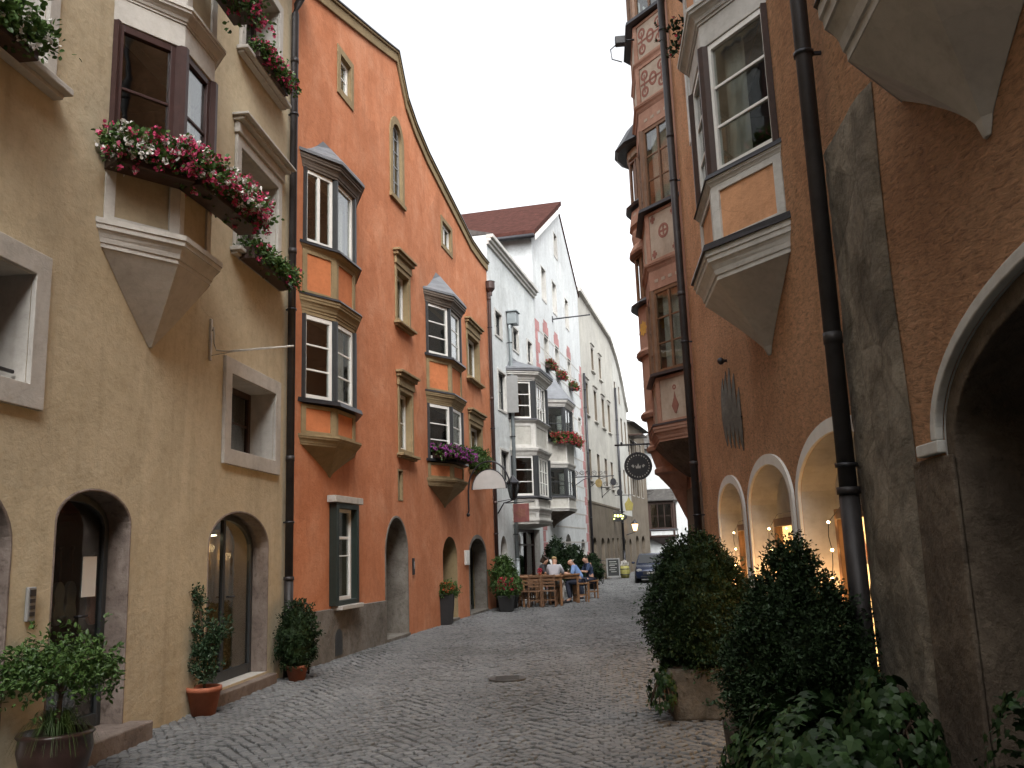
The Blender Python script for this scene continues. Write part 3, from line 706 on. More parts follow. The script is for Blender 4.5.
# ground floor window in a projecting green box frame
O.hole(rect(.02,.80,.90,2.38),.2,1.0)
w=O.win((.02,.02),(.80,.02),.90,2.38,fmat='white_paint',fw=.06,nx=1,nz=1,cur=None)
O.trim('transom',w,'white_paint',(.08,.74,-.03,.0,1.88,1.93),(.08,.74,-.03,.0,1.60,1.62))
m=O.mb(); m.band(rect(-.10,.90,.83,2.46),rect(.022,.798,.902,2.378),.003,.13,True); m.build('window_casing','green_paint',w,bevel=.006)
O.trim('sill',w,'grey_trim',(-.02,.92,.003,.20,.76,.825)); O.trim('lintel',w,'grey_trim',(-.2,1.02,.003,.16,2.47,2.58))
# plinth and doors
O.hole(arch(.04,.34,.05,.30,.46),.25,.3)
m=O.mb(); m.exto([(-1.5,-.1),(-1.5,.80),(2.5,.77),(2.5,-.1)],.003,.05)
pl_=m.build('plinth','grey_stone',O.root,bevel=.01)
bo=MB(O.xf); bo.exto(arch(.04,.34,.05,.30,.46),.051,.056); bo.build('cellar_hatch','dark_paint',pl_)
O.holes.pop()
O.archdoor(2.55,3.95,.05,1.62,2.36,.75,'dark_wood',inner=1,name='house_door')
m=O.mb(); m.band(arch(2.55,3.95,.05,1.62,2.36),arch(2.60,3.90,.05,1.60,2.31),-.75,.012); m.build('door_surround','grey_stone',O.root,bevel=.01)
O.archdoor(6.52,7.80,.05,1.50,1.98,.35,'dark_paint',inner=1,name='house_door')
O.archdoor(9.0,10.9,.05,1.48,2.0,.38,'green_paint',True,inner=1.4,name='shop_door',g='pane_dark')
m=O.mb(); m.band(arch(8.93,10.97,.03,1.48,2.06),arch(9.04,10.86,.05,1.48,1.95),-.34,.006); m.build('door_surround','grey_stone',O.root,bevel=.008)
for a_,b_,d_ in ((2.54,3.96,-.76),(6.50,7.82,-.40),(8.95,10.95,-.42)): O.trim('threshold',None,'grey_stone',(a_,b_,d_,.04,-.06,.058))
O.pipe(11.95,0,9.3,.055,.08,mat='pipe_brown',top=[(11.95,.08,9.4)])
gab=[(-1.9,10.95),(.0,11.48),(1.8,12.0),(3.0,12.36),(3.52,12.52),(3.80,12.15),(4.15,11.72),(4.8,11.40),(5.75,11.12),(7.2,10.86),(9.0,10.55),(10.0,10.36),(11.2,10.32),(12.1,10.34)]
O.wall([(-1.9,-.1)]+gab+[(12.1,-.1)],'orange_plaster','cream_trim')
def offs(pts,d): return [(x,z+d) for x,z in pts]
m=O.mb(); m.band(offs(gab,.0),offs(gab,-.20),.003,.045); m.band(offs(gab,.05),offs(gab,.002),-.3,.08); m.build('gable_coping','cream_trim',O.root,bevel=.01)
m=O.mb(); m.band(offs(gab,.08),offs(gab,.053),-.4,.10); m.build('gable_flashing','dark_metal',O.root)
m=O.mb(); m.lathe([(.06,0),(.06,.1),(.15,.22),(.15,.42),(.16,.44)],(11.95,.12,9.3),12,False); m.build('rain_hopper','pipe_brown',O.root)
e=O.place('notice_board',8.66,.003,1.47,'small white box on orange wall between two dark doors','notice board'); m=MB(); m.box(-.2,.2,-.05,0,-.19,.18); b_=m.build('case','white_paint',e,bevel=.01); m=MB(); m.box(-.16,.16,-.056,-.051,-.15,.14); m.build('notice_sheet','paper',e)
e=O.place('intercom',4.25,.003,1.35,'small black intercom beside the tall orange house door arch','intercom'); m=MB(); m.box(-.05,.05,-.03,0,-.17,.17); m.build('panel','black_plastic',e,bevel=.006); m=MB(); m.box(-.025,.025,-.036,-.031,-.05,.1); m.build('buttons','grey_paint',e)
flower_box(O,0,0,.06,.26,3.72,'box of purple petunias on the lower right oriel',[('petal_purple',.6)],density=1.4,height=.2,hang=.14,path=[((5.55,.16),(6.28,.50)),((6.28,.50),(7.2,.50))],leaf='leaf_mid')
e=O.place('potted_plant',9.5,.15,3.72,'bushy green plant on orange sill above the semicircular sign','plant')
prof_bush('foliage',[(.05,0),(.28,.12),(.3,.28),(.18,.5),(.03,.6)],350,8,.06,'leaf_mid',e,.12,.12); m=MB(); m.lathe([(.08,0),(.1,.14)],(0,0,0),12); m.build('pot','terracotta',e)
# semicircular sign on its bracket
e=O.place('hanging_sign',8.85,.0,2.55,'blank pale semicircular sign on curved black bracket','sign')
m=MB(); m.tube([(0,-.03,0),(0,-.06,.1),(0,-.06,.62)]+[(0,-.62+.55*math.cos(t),.68+.68*math.sin(t)) for t in np.linspace(0,math.pi*.97,14)],.022,8); m.ball((0,-.04,0),.05,8); m.build('bracket','dark_metal',e)
m=MB(xf=lambda q:(q[1],-q[0],q[2])); m.exto([(.62+.44*math.cos(t),.64+.50*math.sin(t)) for t in np.linspace(0,math.pi,20)],-.015,.015); m.build('sign_board','sign_plate',e,bevel=.004)
m=MB(xf=lambda q:(q[1],-q[0],q[2])); m.band([(.62+.47*math.cos(t),.63+.53*math.sin(t)) for t in np.linspace(0,math.pi,20)],[(.62+.44*math.cos(t),.64+.50*math.sin(t)) for t in np.linspace(0,math.pi,20)],-.02,.02); m.build('sign_rim','dark_metal',e)

# ------------------------------------------------------------------ WHITE + PINK HOUSES
PW=(-.62,26.5); AW=14
W=House('town_house',PW,AW,'L','narrow grey white house with dark corner bay beside the orange house')
sw=dict(fmat='dark_paint',fw=.06,nx=2,nz=2,sur=(.07,.03),smat='white_trim')
for a,b in ((.62,1.38),(2.88,3.62),(5.02,5.70)): W.rwin(a,b,8.30,9.06,dep=.06,cur=[(0,1)],**sw)
W.rwin(.75,1.65,5.95,7.15,dep=.08,cur=[(0,.4)],**sw)
W.rwin(.80,1.75,3.74,4.66,dep=.08,**sw)
m=W.mb(); m.obox((1.76,.02),(1.84,.50),0,.36,-.03,0,5.95,7.15); sh=m.build('shutter','grey_paint',W.root)
m=W.mb()
for i in range(14): m.obox((1.76,.02),(1.84,.50),.04,.32,-.04,-.031,6.02+i*.08,6.06+i*.08)
m.build('louvres','white_paint',sh)
ww=dict(fmat='white_paint',fw=.07,nz=3,th=.06,post=.17,pm='dark_paint',nxs=(1,4,1),mid=.06)
W.oriel(3.45,1.4,.95,.74,2.28,2.42,[('mould',2.42,2.56,.0,.06),('apron',2.56,2.80,.10),('mould',2.80,2.92,.02,.08),('apron',2.92,3.22,.1),('slab',3.25,3.31,.08),
 ('win',3.31,4.60,dict(ww)),('mould',4.60,4.86,0,.12),('apron',4.86,5.66,.16),('mould',5.66,5.76,0,.1),('slab',5.76,5.80,.12),('win',5.80,7.05,dict(ww)),('mould',7.05,7.36,0,.22),('slab',7.36,7.42,.26),('roof',7.42,7.95,.26,'zinc',.6)],trim='white_trim',panel='grey_plaster',curve=.5)
W.archdoor(.45,1.25,.02,1.45,2.05,.35,'dark_wood',name='house_door')
W.hole(rect(2.2,5.9,.02,2.3),.3,1.6)
m=W.mb()
for s in (2.22,3.4,4.6,5.8): m.box(s,s+.08,-.3,-.2,.02,2.3)
m.box(2.2,5.9,-.3,-.2,2.2,2.3); m.box(2.2,5.9,-.3,-.2,1.75,1.81); w=m.build('shop_front','dark_wood',W.root); m=W.mb(); m.box(2.25,5.85,-.26,-.254,.05,2.22); m.build('pane','pane_dark',w)
W.pipe(2.02,0,8.7,.06,.12,mat='grey_pipe',top=[(2.02,.12,8.85),(2.3,.12,8.92)])
m=W.mb(); m.box(2.05,2.45,.02,.34,8.95,9.35); m.box(2.0,2.5,.0,.38,9.352,9.40); m.build('rain_hopper','grey_pipe',W.root,bevel=.02)
W.trim('cornice',None,'white_trim',(-.1,6.42,.003,.07,11.0,11.1),(-.1,6.42,.003,.14,11.103,11.2),(-.1,6.42,.003,.22,11.203,11.32))
W.wall([(-.1,-.1),(-.1,11.3),(6.42,11.3),(6.42,-.1)],'white_plaster','white_trim',back=9)
m=W.mb(); m.loft([[(-.1,.2,11.33),(6.42,.2,11.33),(6.42,-9,11.33),(-.1,-9,11.33)],[(-.1,-4.4,12.6),(6.42,-4.4,12.6),(6.42,-4.5,12.6),(-.1,-4.5,12.6)]]); m.build('roof','roof_grey',W.root)

Kx=House('town_house',W.world(6.44,0,0)[:2],AW,'L','tall white gabled house with painted pink quoins and red tile roof')
K=Kx
def ks(s): return s-6.44
kw=dict(fmat='grey_paint',fw=.05,nx=2,nz=3,sur=(.05,.02),smat='white_trim')
for a,b in ((8.0,8.8),(10.15,10.95),(12.95,13.7)):
    K.rwin(ks(a),ks(b),8.9,10.0,dep=.14,cur=[(0,1)],**kw)
    K.rwin(ks(a),ks(b),11.45,12.8,dep=.14,cur=[(0,.6)],**kw)
for a,b in ((13.0,13.8),(15.0,15.7)): K.rwin(ks(a),ks(b),6.4,7.6,dep=.14,**kw)
K.rwin(ks(13.0),ks(13.8),3.7,4.9,dep=.14,**kw)
K.rwin(ks(10.95),ks(11.65),14.2,15.25,dep=.14,**kw)
kb=dict(fmat='dark_paint',fw=.06,nz=2,th=.06,post=.1,pm='dark_paint',nxs=(1,2,1))
K.oriel(ks(8.35),1.3,.75,.78,2.4,3.0,[('mould',3.0,3.12,0,.05),('apron',3.12,3.5,.03),('slab',3.5,3.55,.04),('win',3.55,4.62,dict(kb)),('mould',4.62,4.82,0,.08),('apron',4.82,5.6,.04),('slab',5.6,5.65,.08),('win',5.65,6.95,dict(kb)),('mould',6.95,7.2,0,.14),('roof',7.2,8.6,.16,'zinc',.1)],trim='white_trim',panel='grey_plaster',curve=1.4,coneMat='dark_stone')
K.archdoor(ks(10.6),ks(12.0),.02,1.5,2.2,.35,'dark_wood',name='house_door'); K.archdoor(ks(14.2),ks(15.4),.02,1.4,2.0,.35,'dark_wood',name='house_door')
# painted quoins and window surrounds: thin paint layers
for i,z in enumerate(np.arange(.2,10.2,.42)):
    w=.75 if i%2 else .45; m=K.mb(); m.box(.01,w,.003,.009,z,z+.40); m.build('painted_quoin','pink_quoin',K.root)
    w=.75 if i%2==0 else .45; m=K.mb(); m.box(10.1-w,10.1,.003,.009,z,z+.40); m.build('painted_quoin','pink_quoin',K.root)
for a,b,z0,z1 in ((8.0,8.8,8.9,10.0),(10.15,10.95,8.9,10.0),(12.95,13.7,8.9,10.0),(13.0,13.8,6.4,7.6)):
    m=K.mb(); m.exto([(ks(a)-.12,z1+.06),(ks(a)-.12,z1+.42),(ks(a)+.05,z1+.42),(ks(a)+.05,z1+.60),(ks(b)-.05,z1+.60),(ks(b)-.05,z1+.42),(ks(b)+.12,z1+.42),(ks(b)+.12,z1+.06)],.003,.010); m.build('painted_lintel','pink_quoin',K.root)
for z in np.arange(.6,10.5,.62):
    m=K.mb(); m.box(.76,9.34,.003,.007,z,z+.05); m.build('painted_joint','grey_trim',K.root)
gk=[(0,13.65),(5.60,16.85),(10.14,14.0)]
K.wall([(0,-.1)]+gk+[(10.14,-.1)],'bright_plaster','white_trim',back=9)
m=K.mb(); m.mi=0; m.loft([[(x,.22,z+.02) for x,z in [(-.35,13.42)]+gk[1:2]]+[(x,.22,z+.22) for x,z in [gk[1],(-.35,13.42)]],[(x,-9.2,z+.02) for x,z in [(-.35,13.42)]+gk[1:2]]+[(x,-9.2,z+.22) for x,z in [gk[1],(-.35,13.42)]]])
m.loft([[(x,.05,z+.02) for x,z in [gk[1],(10.4,13.85)]]+[(x,.05,z+.12) for x,z in [(10.4,13.85),gk[1]]],[(x,-9.2,z+.02) for x,z in [gk[1],(10.4,13.85)]]+[(x,-9.2,z+.12) for x,z in [(10.4,13.85),gk[1]]]])
m.build('roof','roof_red',K.root)
m=K.mb(); m.band([(-.3,13.46),(5.60,16.84)],[(-.3,13.24),(5.60,16.62)],.223,.25); m.build('barge_board','white_paint',K.root)
m=K.mb(); m.tube([(-.42,.2,13.38),(-.42,-9,13.38)],.09,8); m.build('gutter','dark_metal',K.root)
for (a,z,lab) in ((8.0,8.62,'red geranium box under the left upper window of the quoined house'),(10.15,8.62,'red geranium box under the middle upper window of the quoined house'),(12.95,8.62,'red geranium box under the right upper window of the quoined house'),(13.0,6.1,'small red geranium box on the lower right window of the quoined house')):
    flower_box(K,ks(a),ks(a)+.75,.03,.22,z,lab,[('petal_red',.6)],density=1.3,height=.22,hang=.2,group='red flower boxes on the quoined house')
flower_box(K,0,0,.05,.25,5.62,'trough of red flowers along the far dark bay',[('petal_red',.6)],density=1.4,height=.22,hang=.25,path=[((ks(7.15),.35),(ks(7.6),.92)),((ks(7.6),.92),(ks(9.2),.92))])
e=K.place('flagpole',ks(9.9),.0,11.05,'thin bare flagpole sticking out from the gabled house wall','flagpole'); m=MB(); m.tube([(0,0,0),(0,-1.6,.04)],.03,8); m.build('pole','dark_metal',e); m=MB(); m.box(-.05,.05,-.03,-.002,-.12,.12); m.build('wall_plate','dark_metal',e)
# ornate wrought iron guild signs
def guild_sign(h,s,z,label,ln=1.3,board='gold_paint'):
    e=h.place('wrought_iron_sign',s,0,z,label,'sign','ornate iron signs along the left row')
    m=MB(); m.tube([(0,-.01,0),(0,-ln,0)],.022,6); m.tube([(0,-.01,-.5),(0,-ln*.45,-.12),(0,-ln*.8,0)],.016,6)
    for c,r in ((.25,.14),(.55,.11),(.8,.09)):
        m.tube([(0,-c+r*(1-k/26)*math.cos(k*.55),.16+r*(1-k/26)*math.sin(k*.55)) for k in range(20)],.012,5)
    m.tube([(0,-.02,-.55),(0,-.02,.3)],.02,6); m.build('bracket','dark_metal',e)
    m=MB(xf=lambda q:(q[1],q[0],q[2])); m.exto([(-ln+.05+.15*math.cos(t),-.30+.18*math.sin(t)) for t in np.linspace(0,2*math.pi,16)[:-1]],-.015,.015); m.build('sign_board',board,e)
    m=MB(); m.tube([(0,-ln+.05,0),(0,-ln+.05,-.12)],.01,5); m.build('hanger','dark_metal',e)
guild_sign(K,ks(12.2),4.6,'ornate wrought iron sign with golden plate on the quoined house')
# lantern and red square sign on the white house
e=W.place('wall_lantern',.25,0,3.05,'black iron wall lantern between the orange and white houses','lantern')
m=MB(); m.tube([(0,-.01,-.35),(0,-.2,-.05),(0,-.4,0),(0,-.5,.06)],.02,6); m.tube([(0,-.01,0),(0,-.5,.06)],.012,6); m.build('bracket','dark_metal',e)
m=MB(); m.lathe([(.10,.08),(.19,.5),(.21,.52)],(0,-.5,0),6,False); m.build('glass','pane_dark',e)
m=MB(); m.lathe([(.22,.5),(.24,.54),(.08,.68),(.03,.76)],(0,-.5,0),6,False); m.lathe([(.05,.02),(.11,.09)],(0,-.5,0),6,False)
for i in range(6):
    t=math.pi*i/3; m.tube([(.1*math.cos(t),-.5+.1*math.sin(t),.08),(.2*math.cos(t),-.5+.2*math.sin(t),.52)],.012,5)
m.build('cage','dark_metal',e)
e=W.place('hanging_sign',1.2,0,3.05,'faded red square sign hanging from an iron arm','sign')
m=MB(); m.tube([(0,0,.0),(0,-.9,.0)],.016,6); m.build('arm','dark_metal',e)
m=MB(); m.box(-.02,.02,-.74,-.24,-.60,-.04); m.build('sign_board','red_plate',e,bevel=.006)
m=MB(xf=lambda q:(q[1],q[0],q[2])); m.exto([(-.49+.15*math.cos(t)*(1+.25*math.cos(5*t)),-.32+.15*math.sin(t)*(1+.25*math.cos(5*t))) for t in np.linspace(0,2*math.pi,40)[:-1]],-.026,-.0205); m.build('emblem','fresco_red',e)

# ------------------------------------------------------------------ GREY ROW
G=House('town_house',W.world(16.6,0,0)[:2],AW,'L','long plain grey house with slit windows and brown ground floor')
gw=dict(fmat='grey_paint',fw=.06,nx=2,nz=2,sur=(.05,.02),smat='grey_trim',sill=(.05,.10))
for s in (.75,3.5,6.2,8.5): 
    G.rwin(s,s+.95,8.15,9.75,dep=.12,hood=(.06,.10),cur=[(0,1)] if s<4 else None,**gw)
    G.rwin(s,s+.95,4.9,6.4,dep=.12,**gw)
for s in (3.3,5.9): G.rwin(s,s+.8,10.8,12.0,dep=.12,hood=(.06,.10),**gw)
for s in (1.0,3.6,5.6): G.archdoor(s,s+1.1,.02,1.75,2.1,.3,'dark_wood',name='house_door')
for s in (7.6,9.6): G.rwin(s,s+.8,.9,2.1,dep=.15,nx=2,nz=2,fmat='dark_wood')
G.pipe(.12,0,10.0,.06,.11,mat='dark_metal'); 
gg=[(0,14.2),(10.3,14.1),(11.42,13.9)]
G.wall([(0,-.1)]+gg+[(11.42,-.1)],'grey_plaster','brown_plaster',back=9)
m=G.mb(); m.box(.0,11.42,.003,.03,3.75,3.85); m.build('string_course','brown_plaster',G.root)
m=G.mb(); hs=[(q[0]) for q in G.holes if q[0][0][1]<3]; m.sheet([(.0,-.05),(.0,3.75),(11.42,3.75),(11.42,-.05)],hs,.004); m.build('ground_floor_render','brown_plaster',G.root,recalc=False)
m=G.mb(); m.band(offs(gg,.16),offs(gg,-.05),-.3,.18); m.build('coping','white_trim',G.root)
m=G.mb(); m.loft([[(0,-.3,14.2),(11.4,-.3,14.0),(11.4,-9,14.0),(0,-9,14.2)],[(0,-4.5,15.2),(11.4,-4.5,15.0),(11.4,-4.6,15.0),(0,-4.6,15.2)]]); m.build('roof','roof_grey',G.root)
D=House('town_house',W.world(28.05,0,0)[:2],AW,'L','pale far house whose gable curves down toward the street end')
dw=dict(fmat='grey_paint',fw=.05,nx=2,nz=2,sur=(.05,.02),smat='grey_trim')
for s in (.8,2.7,4.6): D.rwin(s,s+.8,8.2,9.7,dep=.12,**dw); D.rwin(s,s+.8,4.9,6.4,dep=.12,**dw)
for s in (.5,2.4): D.rwin(s,s+.6,10.6,11.7,dep=.12,**dw)
D.archdoor(1.0,2.2,.02,1.7,2.1,.3,'dark_wood',name='house_door'); D.archdoor(3.8,5.0,.02,1.7,2.1,.3,'dark_wood',name='house_door')
D.pipe(.1,0,11.2,.07,.12,mat='dark_metal')
gd=[(0,13.88),(1.5,13.5),(2.7,13.0),(4.2,12.1),(5.4,11.1),(6.3,10.6)]
D.wall([(0,-.1)]+gd+[(6.3,-.1)],'pale_plaster','brown_plaster',back=9)
m=D.mb(); m.band(offs(gd,.16),offs(gd,-.05),-.3,.16); m.build('coping','white_trim',D.root)
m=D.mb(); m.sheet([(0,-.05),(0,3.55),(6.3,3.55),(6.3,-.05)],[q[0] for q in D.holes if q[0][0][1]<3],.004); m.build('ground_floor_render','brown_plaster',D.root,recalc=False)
B=House('town_house',D.world(6.35,0,0)[:2],17,'L','dark brown house with small balcony at the far left end')
for s in (.6,2.4,4.4): B.rwin(s,s+.9,5.0,6.5,dep=.12,**dw); B.rwin(s,s+.9,7.6,8.8,dep=.12,**dw)
B.archdoor(.8,2.0,.02,1.9,2.3,.3,'dark_wood',name='house_door'); B.archdoor(3.2,4.6,.02,1.9,2.3,.3,'dark_wood',name='house_door')
m=B.mb(); m.box(.3,2.2,.003,.8,6.7,6.8); m.box(.3,2.2,.75,.8,6.8,7.6); m.box(.2,2.3,.003,.95,9.0,9.1); b_=m.build('balcony','dark_wood',B.root)
B.wall([(0,-.1),(0,9.9),(7,9.9),(7,-.1)],'brown_plaster','brown_plaster',back=8)
m=B.mb(); m.loft([[(0,.5,9.9),(7,.5,9.9),(7,-8,9.9),(0,-8,9.9)],[(0,-3.9,11.6),(7,-3.9,11.6),(7,-4.,11.6),(0,-4,11.6)]]); m.build('roof','roof_grey',B.root)
# end house closing the street (faces the camera)
E_=House('town_house',(10.0,69.5),100,'L','white house with timber bay closing the end of the street')
for s in (4.2,6.2,8.0): E_.rwin(s,s+.9,5.2,6.6,dep=.15,fmat='dark_wood',nx=2,nz=2)
E_.archdoor(3.0,4.2,.02,1.8,2.3,.3,'dark_wood',name='house_door')
m=E_.mb()
e_ow=dict(fmat='dark_wood',fw=.1,nz=2,th=.08,post=.16,pm='dark_wood',nxs=(1,3,1))
E_.oriel(1.15,1.15,.95,.7,1.6,2.15,[('mould',2.15,2.3,0,.1),('apron',2.3,2.75,.12),('slab',2.75,2.83,.08),('win',2.83,4.8,dict(e_ow)),('mould',4.8,4.95,0,.1),('roof',4.95,5.9,.25,'roof_grey',.9)],trim='dark_wood',panel='bright_plaster',curve=1.2)
E_.wall([(-.4,-.1),(-.4,9.0),(14,9.0),(14,-.1)],'bright_plaster','white_trim',back=8)
m=E_.mb(); m.loft([[(-.9,.6,9.0),(14.4,.6,9.0),(14.4,-8.4,9.0),(-.9,-8.4,9.0)],[(2.2,-3.9,12.2),(11,-3.9,12.2),(11,-4,12.2),(2.2,-4,12.2)]]); m.build('roof','roof_grey',E_.root)
# unseen right-side continuation, added behind the painted corner house to bound the light
H2=House('town_house',(5.6,21.2),13,'R','unseen pale house added behind the painted corner turret to bound the light')
for k in range(8):
    for z in (1.0,4.4,7.4): H2.rwin(1.5+k*4,2.6+k*4,z,z+1.4,dep=.15,fmat='grey_paint')
H2.wall([(0,-.1),(0,10.5),(36,10.5),(36,-.1)],'pale_plaster','grey_trim',back=8)
m=H2.mb(); m.loft([[(0,.4,10.5),(36,.4,10.5),(36,-8,10.5),(0,-8,10.5)],[(0,-3.8,12.6),(36,-3.8,12.6),(36,-3.9,12.6),(0,-3.9,12.6)]]); m.build('roof','roof_red',H2.root)

# ------------------------------------------------------------------ RIGHT: TERRACOTTA HOUSE
PR=(2.4,6.0); AR=5.2
T=House('town_house',PR,AR,'R','rough terracotta plastered house on the right with arched lit niches')
# arched niches with white bands
NI=[(5.40,7.72),(2.55,4.92),(-.30,2.18)]
for (a,b) in NI:
    T.hole(arch(a,b,.35,1.98,2.42,24,2.0),.30,0)
DEPN=.30
m=T.mb()
for (a,b) in NI: m.band(arch(a-.11,b+.11,.30,1.98,2.53,24),arch(a,b,.30,1.98,2.42,24),.003,.030)
m.build('niche_band','white_paint',T.root)
for i,(a,b) in enumerate(NI):
    c=(a+b)/2; w0,w1=c-1.0,c+1.0
    w=T.win((w0,-DEPN+.09),(w1,-DEPN+.09),.50,1.86,fmat='brown_wood',fw=.09,nx=2,nz=1,th=.085,g='pane_glass',name='niche_window')
    q=T.mb(); q.box(w0+.05,w1-.05,-DEPN+.002,-DEPN+.004,.55,1.82); q.build('glow_panel','niche_glow',w)  # emissive sheet put behind the glass in place of a lit room
    for zz in (.98,1.40): T.trim('shelf',w,'brown_wood',(w0+.10,w1-.10,-DEPN+.006,-DEPN+.030,zz,zz+.025),bevel=0)
    for k,(ds,zz,r) in enumerate(((-.7,1.006,.05),(-.45,1.006,.035),(.2,1.006,.045),(.62,1.006,.04),(-.6,1.426,.04),(-.1,1.426,.05),(.45,1.426,.04))):
        q=T.mb(); q.exto([(c+ds-r,zz),(c+ds-r*1.15,zz+.10),(c+ds-r*.4,zz+.17),(c+ds-r*.4,zz+.23),(c+ds+r*.4,zz+.23),(c+ds+r*.4,zz+.17),(c+ds+r*1.15,zz+.10),(c+ds+r,zz)],-DEPN+.008,-DEPN+.028); q.build('display_vase',('terracotta','dark_wood','gold_paint')[k%3],w)
    T.trim('sill',w,'white_trim',(a+.01,b-.01,-DEPN+.002,-.02,.352,.42))
    e=T.place('string_lights',c,-DEPN+.12,0,['warm string lights round the farthest arched niche window','warm string lights round the middle arched niche window','warm string lights round the nearest arched niche window'][i],'string lights','string lights in the arched niches')
    pts=[(-.97,.0,.45)]+[(-.97,.012*math.sin(k*2),.45+k*.12) for k in range(12)]+[(-.4,.0,1.90),(.4,.0,1.90)]+[(.97,.012*math.sin(k*2),1.75-k*.12) for k in range(12)]
    pts=[(x,y+.03,z) for x,y,z in pts]
    lamp(T,c+1.0,-.14,1.15,2.4,.05,(1,.5,.18))
    m=MB(); m.tube(pts,.004,4); m.build('cable','dark_metal',e)
    m=MB()
    for p in pts[1:12:2]+pts[15::2]: m.ball(p,.012,8)
    m.build('bulbs','bulb_warm',e)
tb=dict(fmat='white_paint',fw=.06,nz=3,th=.07,post=.12,pm='dark_wood',nxs=(1,1,1),bar=.03)
T.oriel(2.95,1.25,.5,.54,3.48,4.16,[('mould',4.16,4.44,.0,.12),('slab',4.44,4.51,.15),('apron',4.51,5.12,.10),('mould',5.12,5.20,0,.05),('slab',5.20,5.25,.07),
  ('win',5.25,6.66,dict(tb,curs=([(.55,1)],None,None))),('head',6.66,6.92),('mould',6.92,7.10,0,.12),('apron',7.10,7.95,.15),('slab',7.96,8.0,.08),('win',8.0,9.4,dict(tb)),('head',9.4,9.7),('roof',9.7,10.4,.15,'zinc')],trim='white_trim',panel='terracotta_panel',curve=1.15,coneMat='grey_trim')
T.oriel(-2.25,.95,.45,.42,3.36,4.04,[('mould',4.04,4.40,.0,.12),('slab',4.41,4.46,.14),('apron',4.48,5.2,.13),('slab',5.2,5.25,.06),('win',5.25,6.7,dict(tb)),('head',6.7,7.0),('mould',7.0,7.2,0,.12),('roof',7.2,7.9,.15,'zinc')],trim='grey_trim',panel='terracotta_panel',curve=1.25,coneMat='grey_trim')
for s in (-7,-11): T.rwin(s,s+1.2,4.6,6.0,dep=.2,fmat='white_paint',sur=(.15,.03),smat='white_trim')
T.rwin(6.6,7.7,8.2,9.6,dep=.15,fmat='white_paint',sur=(.12,.03),smat='white_trim')
# big arch with white band above a dark pier
BA=arch(-4.55,-1.30,-.05,2.10,2.74,30)
T.hole(BA,1.1,0)
m=T.mb(); q0=arch(-4.62,-1.23,2.10,2.10,2.80,30)[1:-1]; q1=arch(-4.545,-1.305,2.10,2.10,2.735,30)[1:-1]; m.band(q0,q1,.003,.05); m.box(-1.32,-1.0,.003,.052,2.03,2.098); m.build('arch_band','white_trim',T.root,bevel=.008)
m=T.mb(); m.exto([(-1.42,-.05),(-1.42,2.01),(-1.24,2.018),(-.86,2.018),(-.80,-.05)],.003,.03); m.build('arch_pier','dark_stone',T.root,bevel=.01)
m=T.mb(); m.band(arch(-4.545,-1.305,-.05,2.10,2.735,30),arch(-4.44,-1.41,-.05,2.05,2.62,30),-1.09,-.004); m.build('arch_lining','dark_stone',T.root,bevel=.01)
m=T.mb(); m.exto(arch(-4.5,-1.35,-.05,2.10,2.70,24),-1.098,-1.06); d=m.build('gate','dark_wood',T.root); m=T.mb()
for k in range(12): m.box(-4.4+k*.25,-4.19+k*.25,-1.058,-1.045,0,2.2)
m.build('boards','dark_wood',d)
# stone quoin pilaster
def masonry(name,a,b):
    m_,nt,p=newmat(name); v=coords(nt); nz=N(nt,'ShaderNodeTexNoise'); nz.inputs['Scale'].default_value=1.6; nz.inputs['Detail'].default_value=4; L(nt,v,nz.inputs['Vector'])
    mx=N(nt,'ShaderNodeMix',data_type='VECTOR'); mx.inputs[0].default_value=.12; L(nt,v,mx.inputs[4]); L(nt,nz.outputs['Color'],mx.inputs[5])
    vo=N(nt,'ShaderNodeTexVoronoi',feature='DISTANCE_TO_EDGE'); vo.inputs['Scale'].default_value=2.3; L(nt,mx.outputs[1],vo.inputs['Vector'])
    vc=N(nt,'ShaderNodeTexVoronoi'); vc.inputs['Scale'].default_value=2.3; L(nt,mx.outputs[1],vc.inputs['Vector'])
    c=ramp(nt,noise(nt,v,2.6,8,.72,.5),[(.28,mul(a,.55)),(.45,a),(.6,b),(.78,mul(b,1.2))])
    bw=N(nt,'ShaderNodeRGBToBW'); L(nt,vc.outputs['Color'],bw.inputs[0]); c=mix(nt,c,ramp(nt,bw.outputs[0],[(.2,(.78,.77,.75)),(.7,(1.15,1.13,1.1))]),.8,'MULTIPLY')
    c=mix(nt,c,ramp(nt,vo.outputs['Distance'],[(.0,(.55,.53,.50)),(.022,(1,1,1))]),.5,'MULTIPLY')
    L(nt,c,p.inputs['Base Color']); p.inputs['Roughness'].default_value=.95; p.inputs['Specular IOR Level'].default_value=.15
    cr=ramp(nt,vo.outputs['Distance'],[(0,(0,0,0)),(.06,(1,1,1))])
    bump(nt,p,[(cr,.35,.02),(noise(nt,v,5,6,.65),.9,.06),(noise(nt,v,22,7,.72),1.0,.035)]); MATS[name]=m_
masonry('rubble_stone',(.20,.175,.14),(.34,.30,.24))
nu,nv=14,70; V=[]
for j in range(nv+1):
    zz=-.05+4.53*j/nv
    for i in range(nu+1):
        u=i/nu; x=.30-1.13*u+.03*math.sin(zz*2.3)*(u>.5); edge=min(u,1-u)
        o_=.006 if edge==0 or j==nv else .046+.005*math.sin(zz*3.1+u*4)+.004*math.sin(zz*7.3-u*9)+.004*RN.normal()-.012*(edge<.08)
        V.append((x,o_,zz-(.05+.04*math.sin(u*7))*(j==nv)*u))
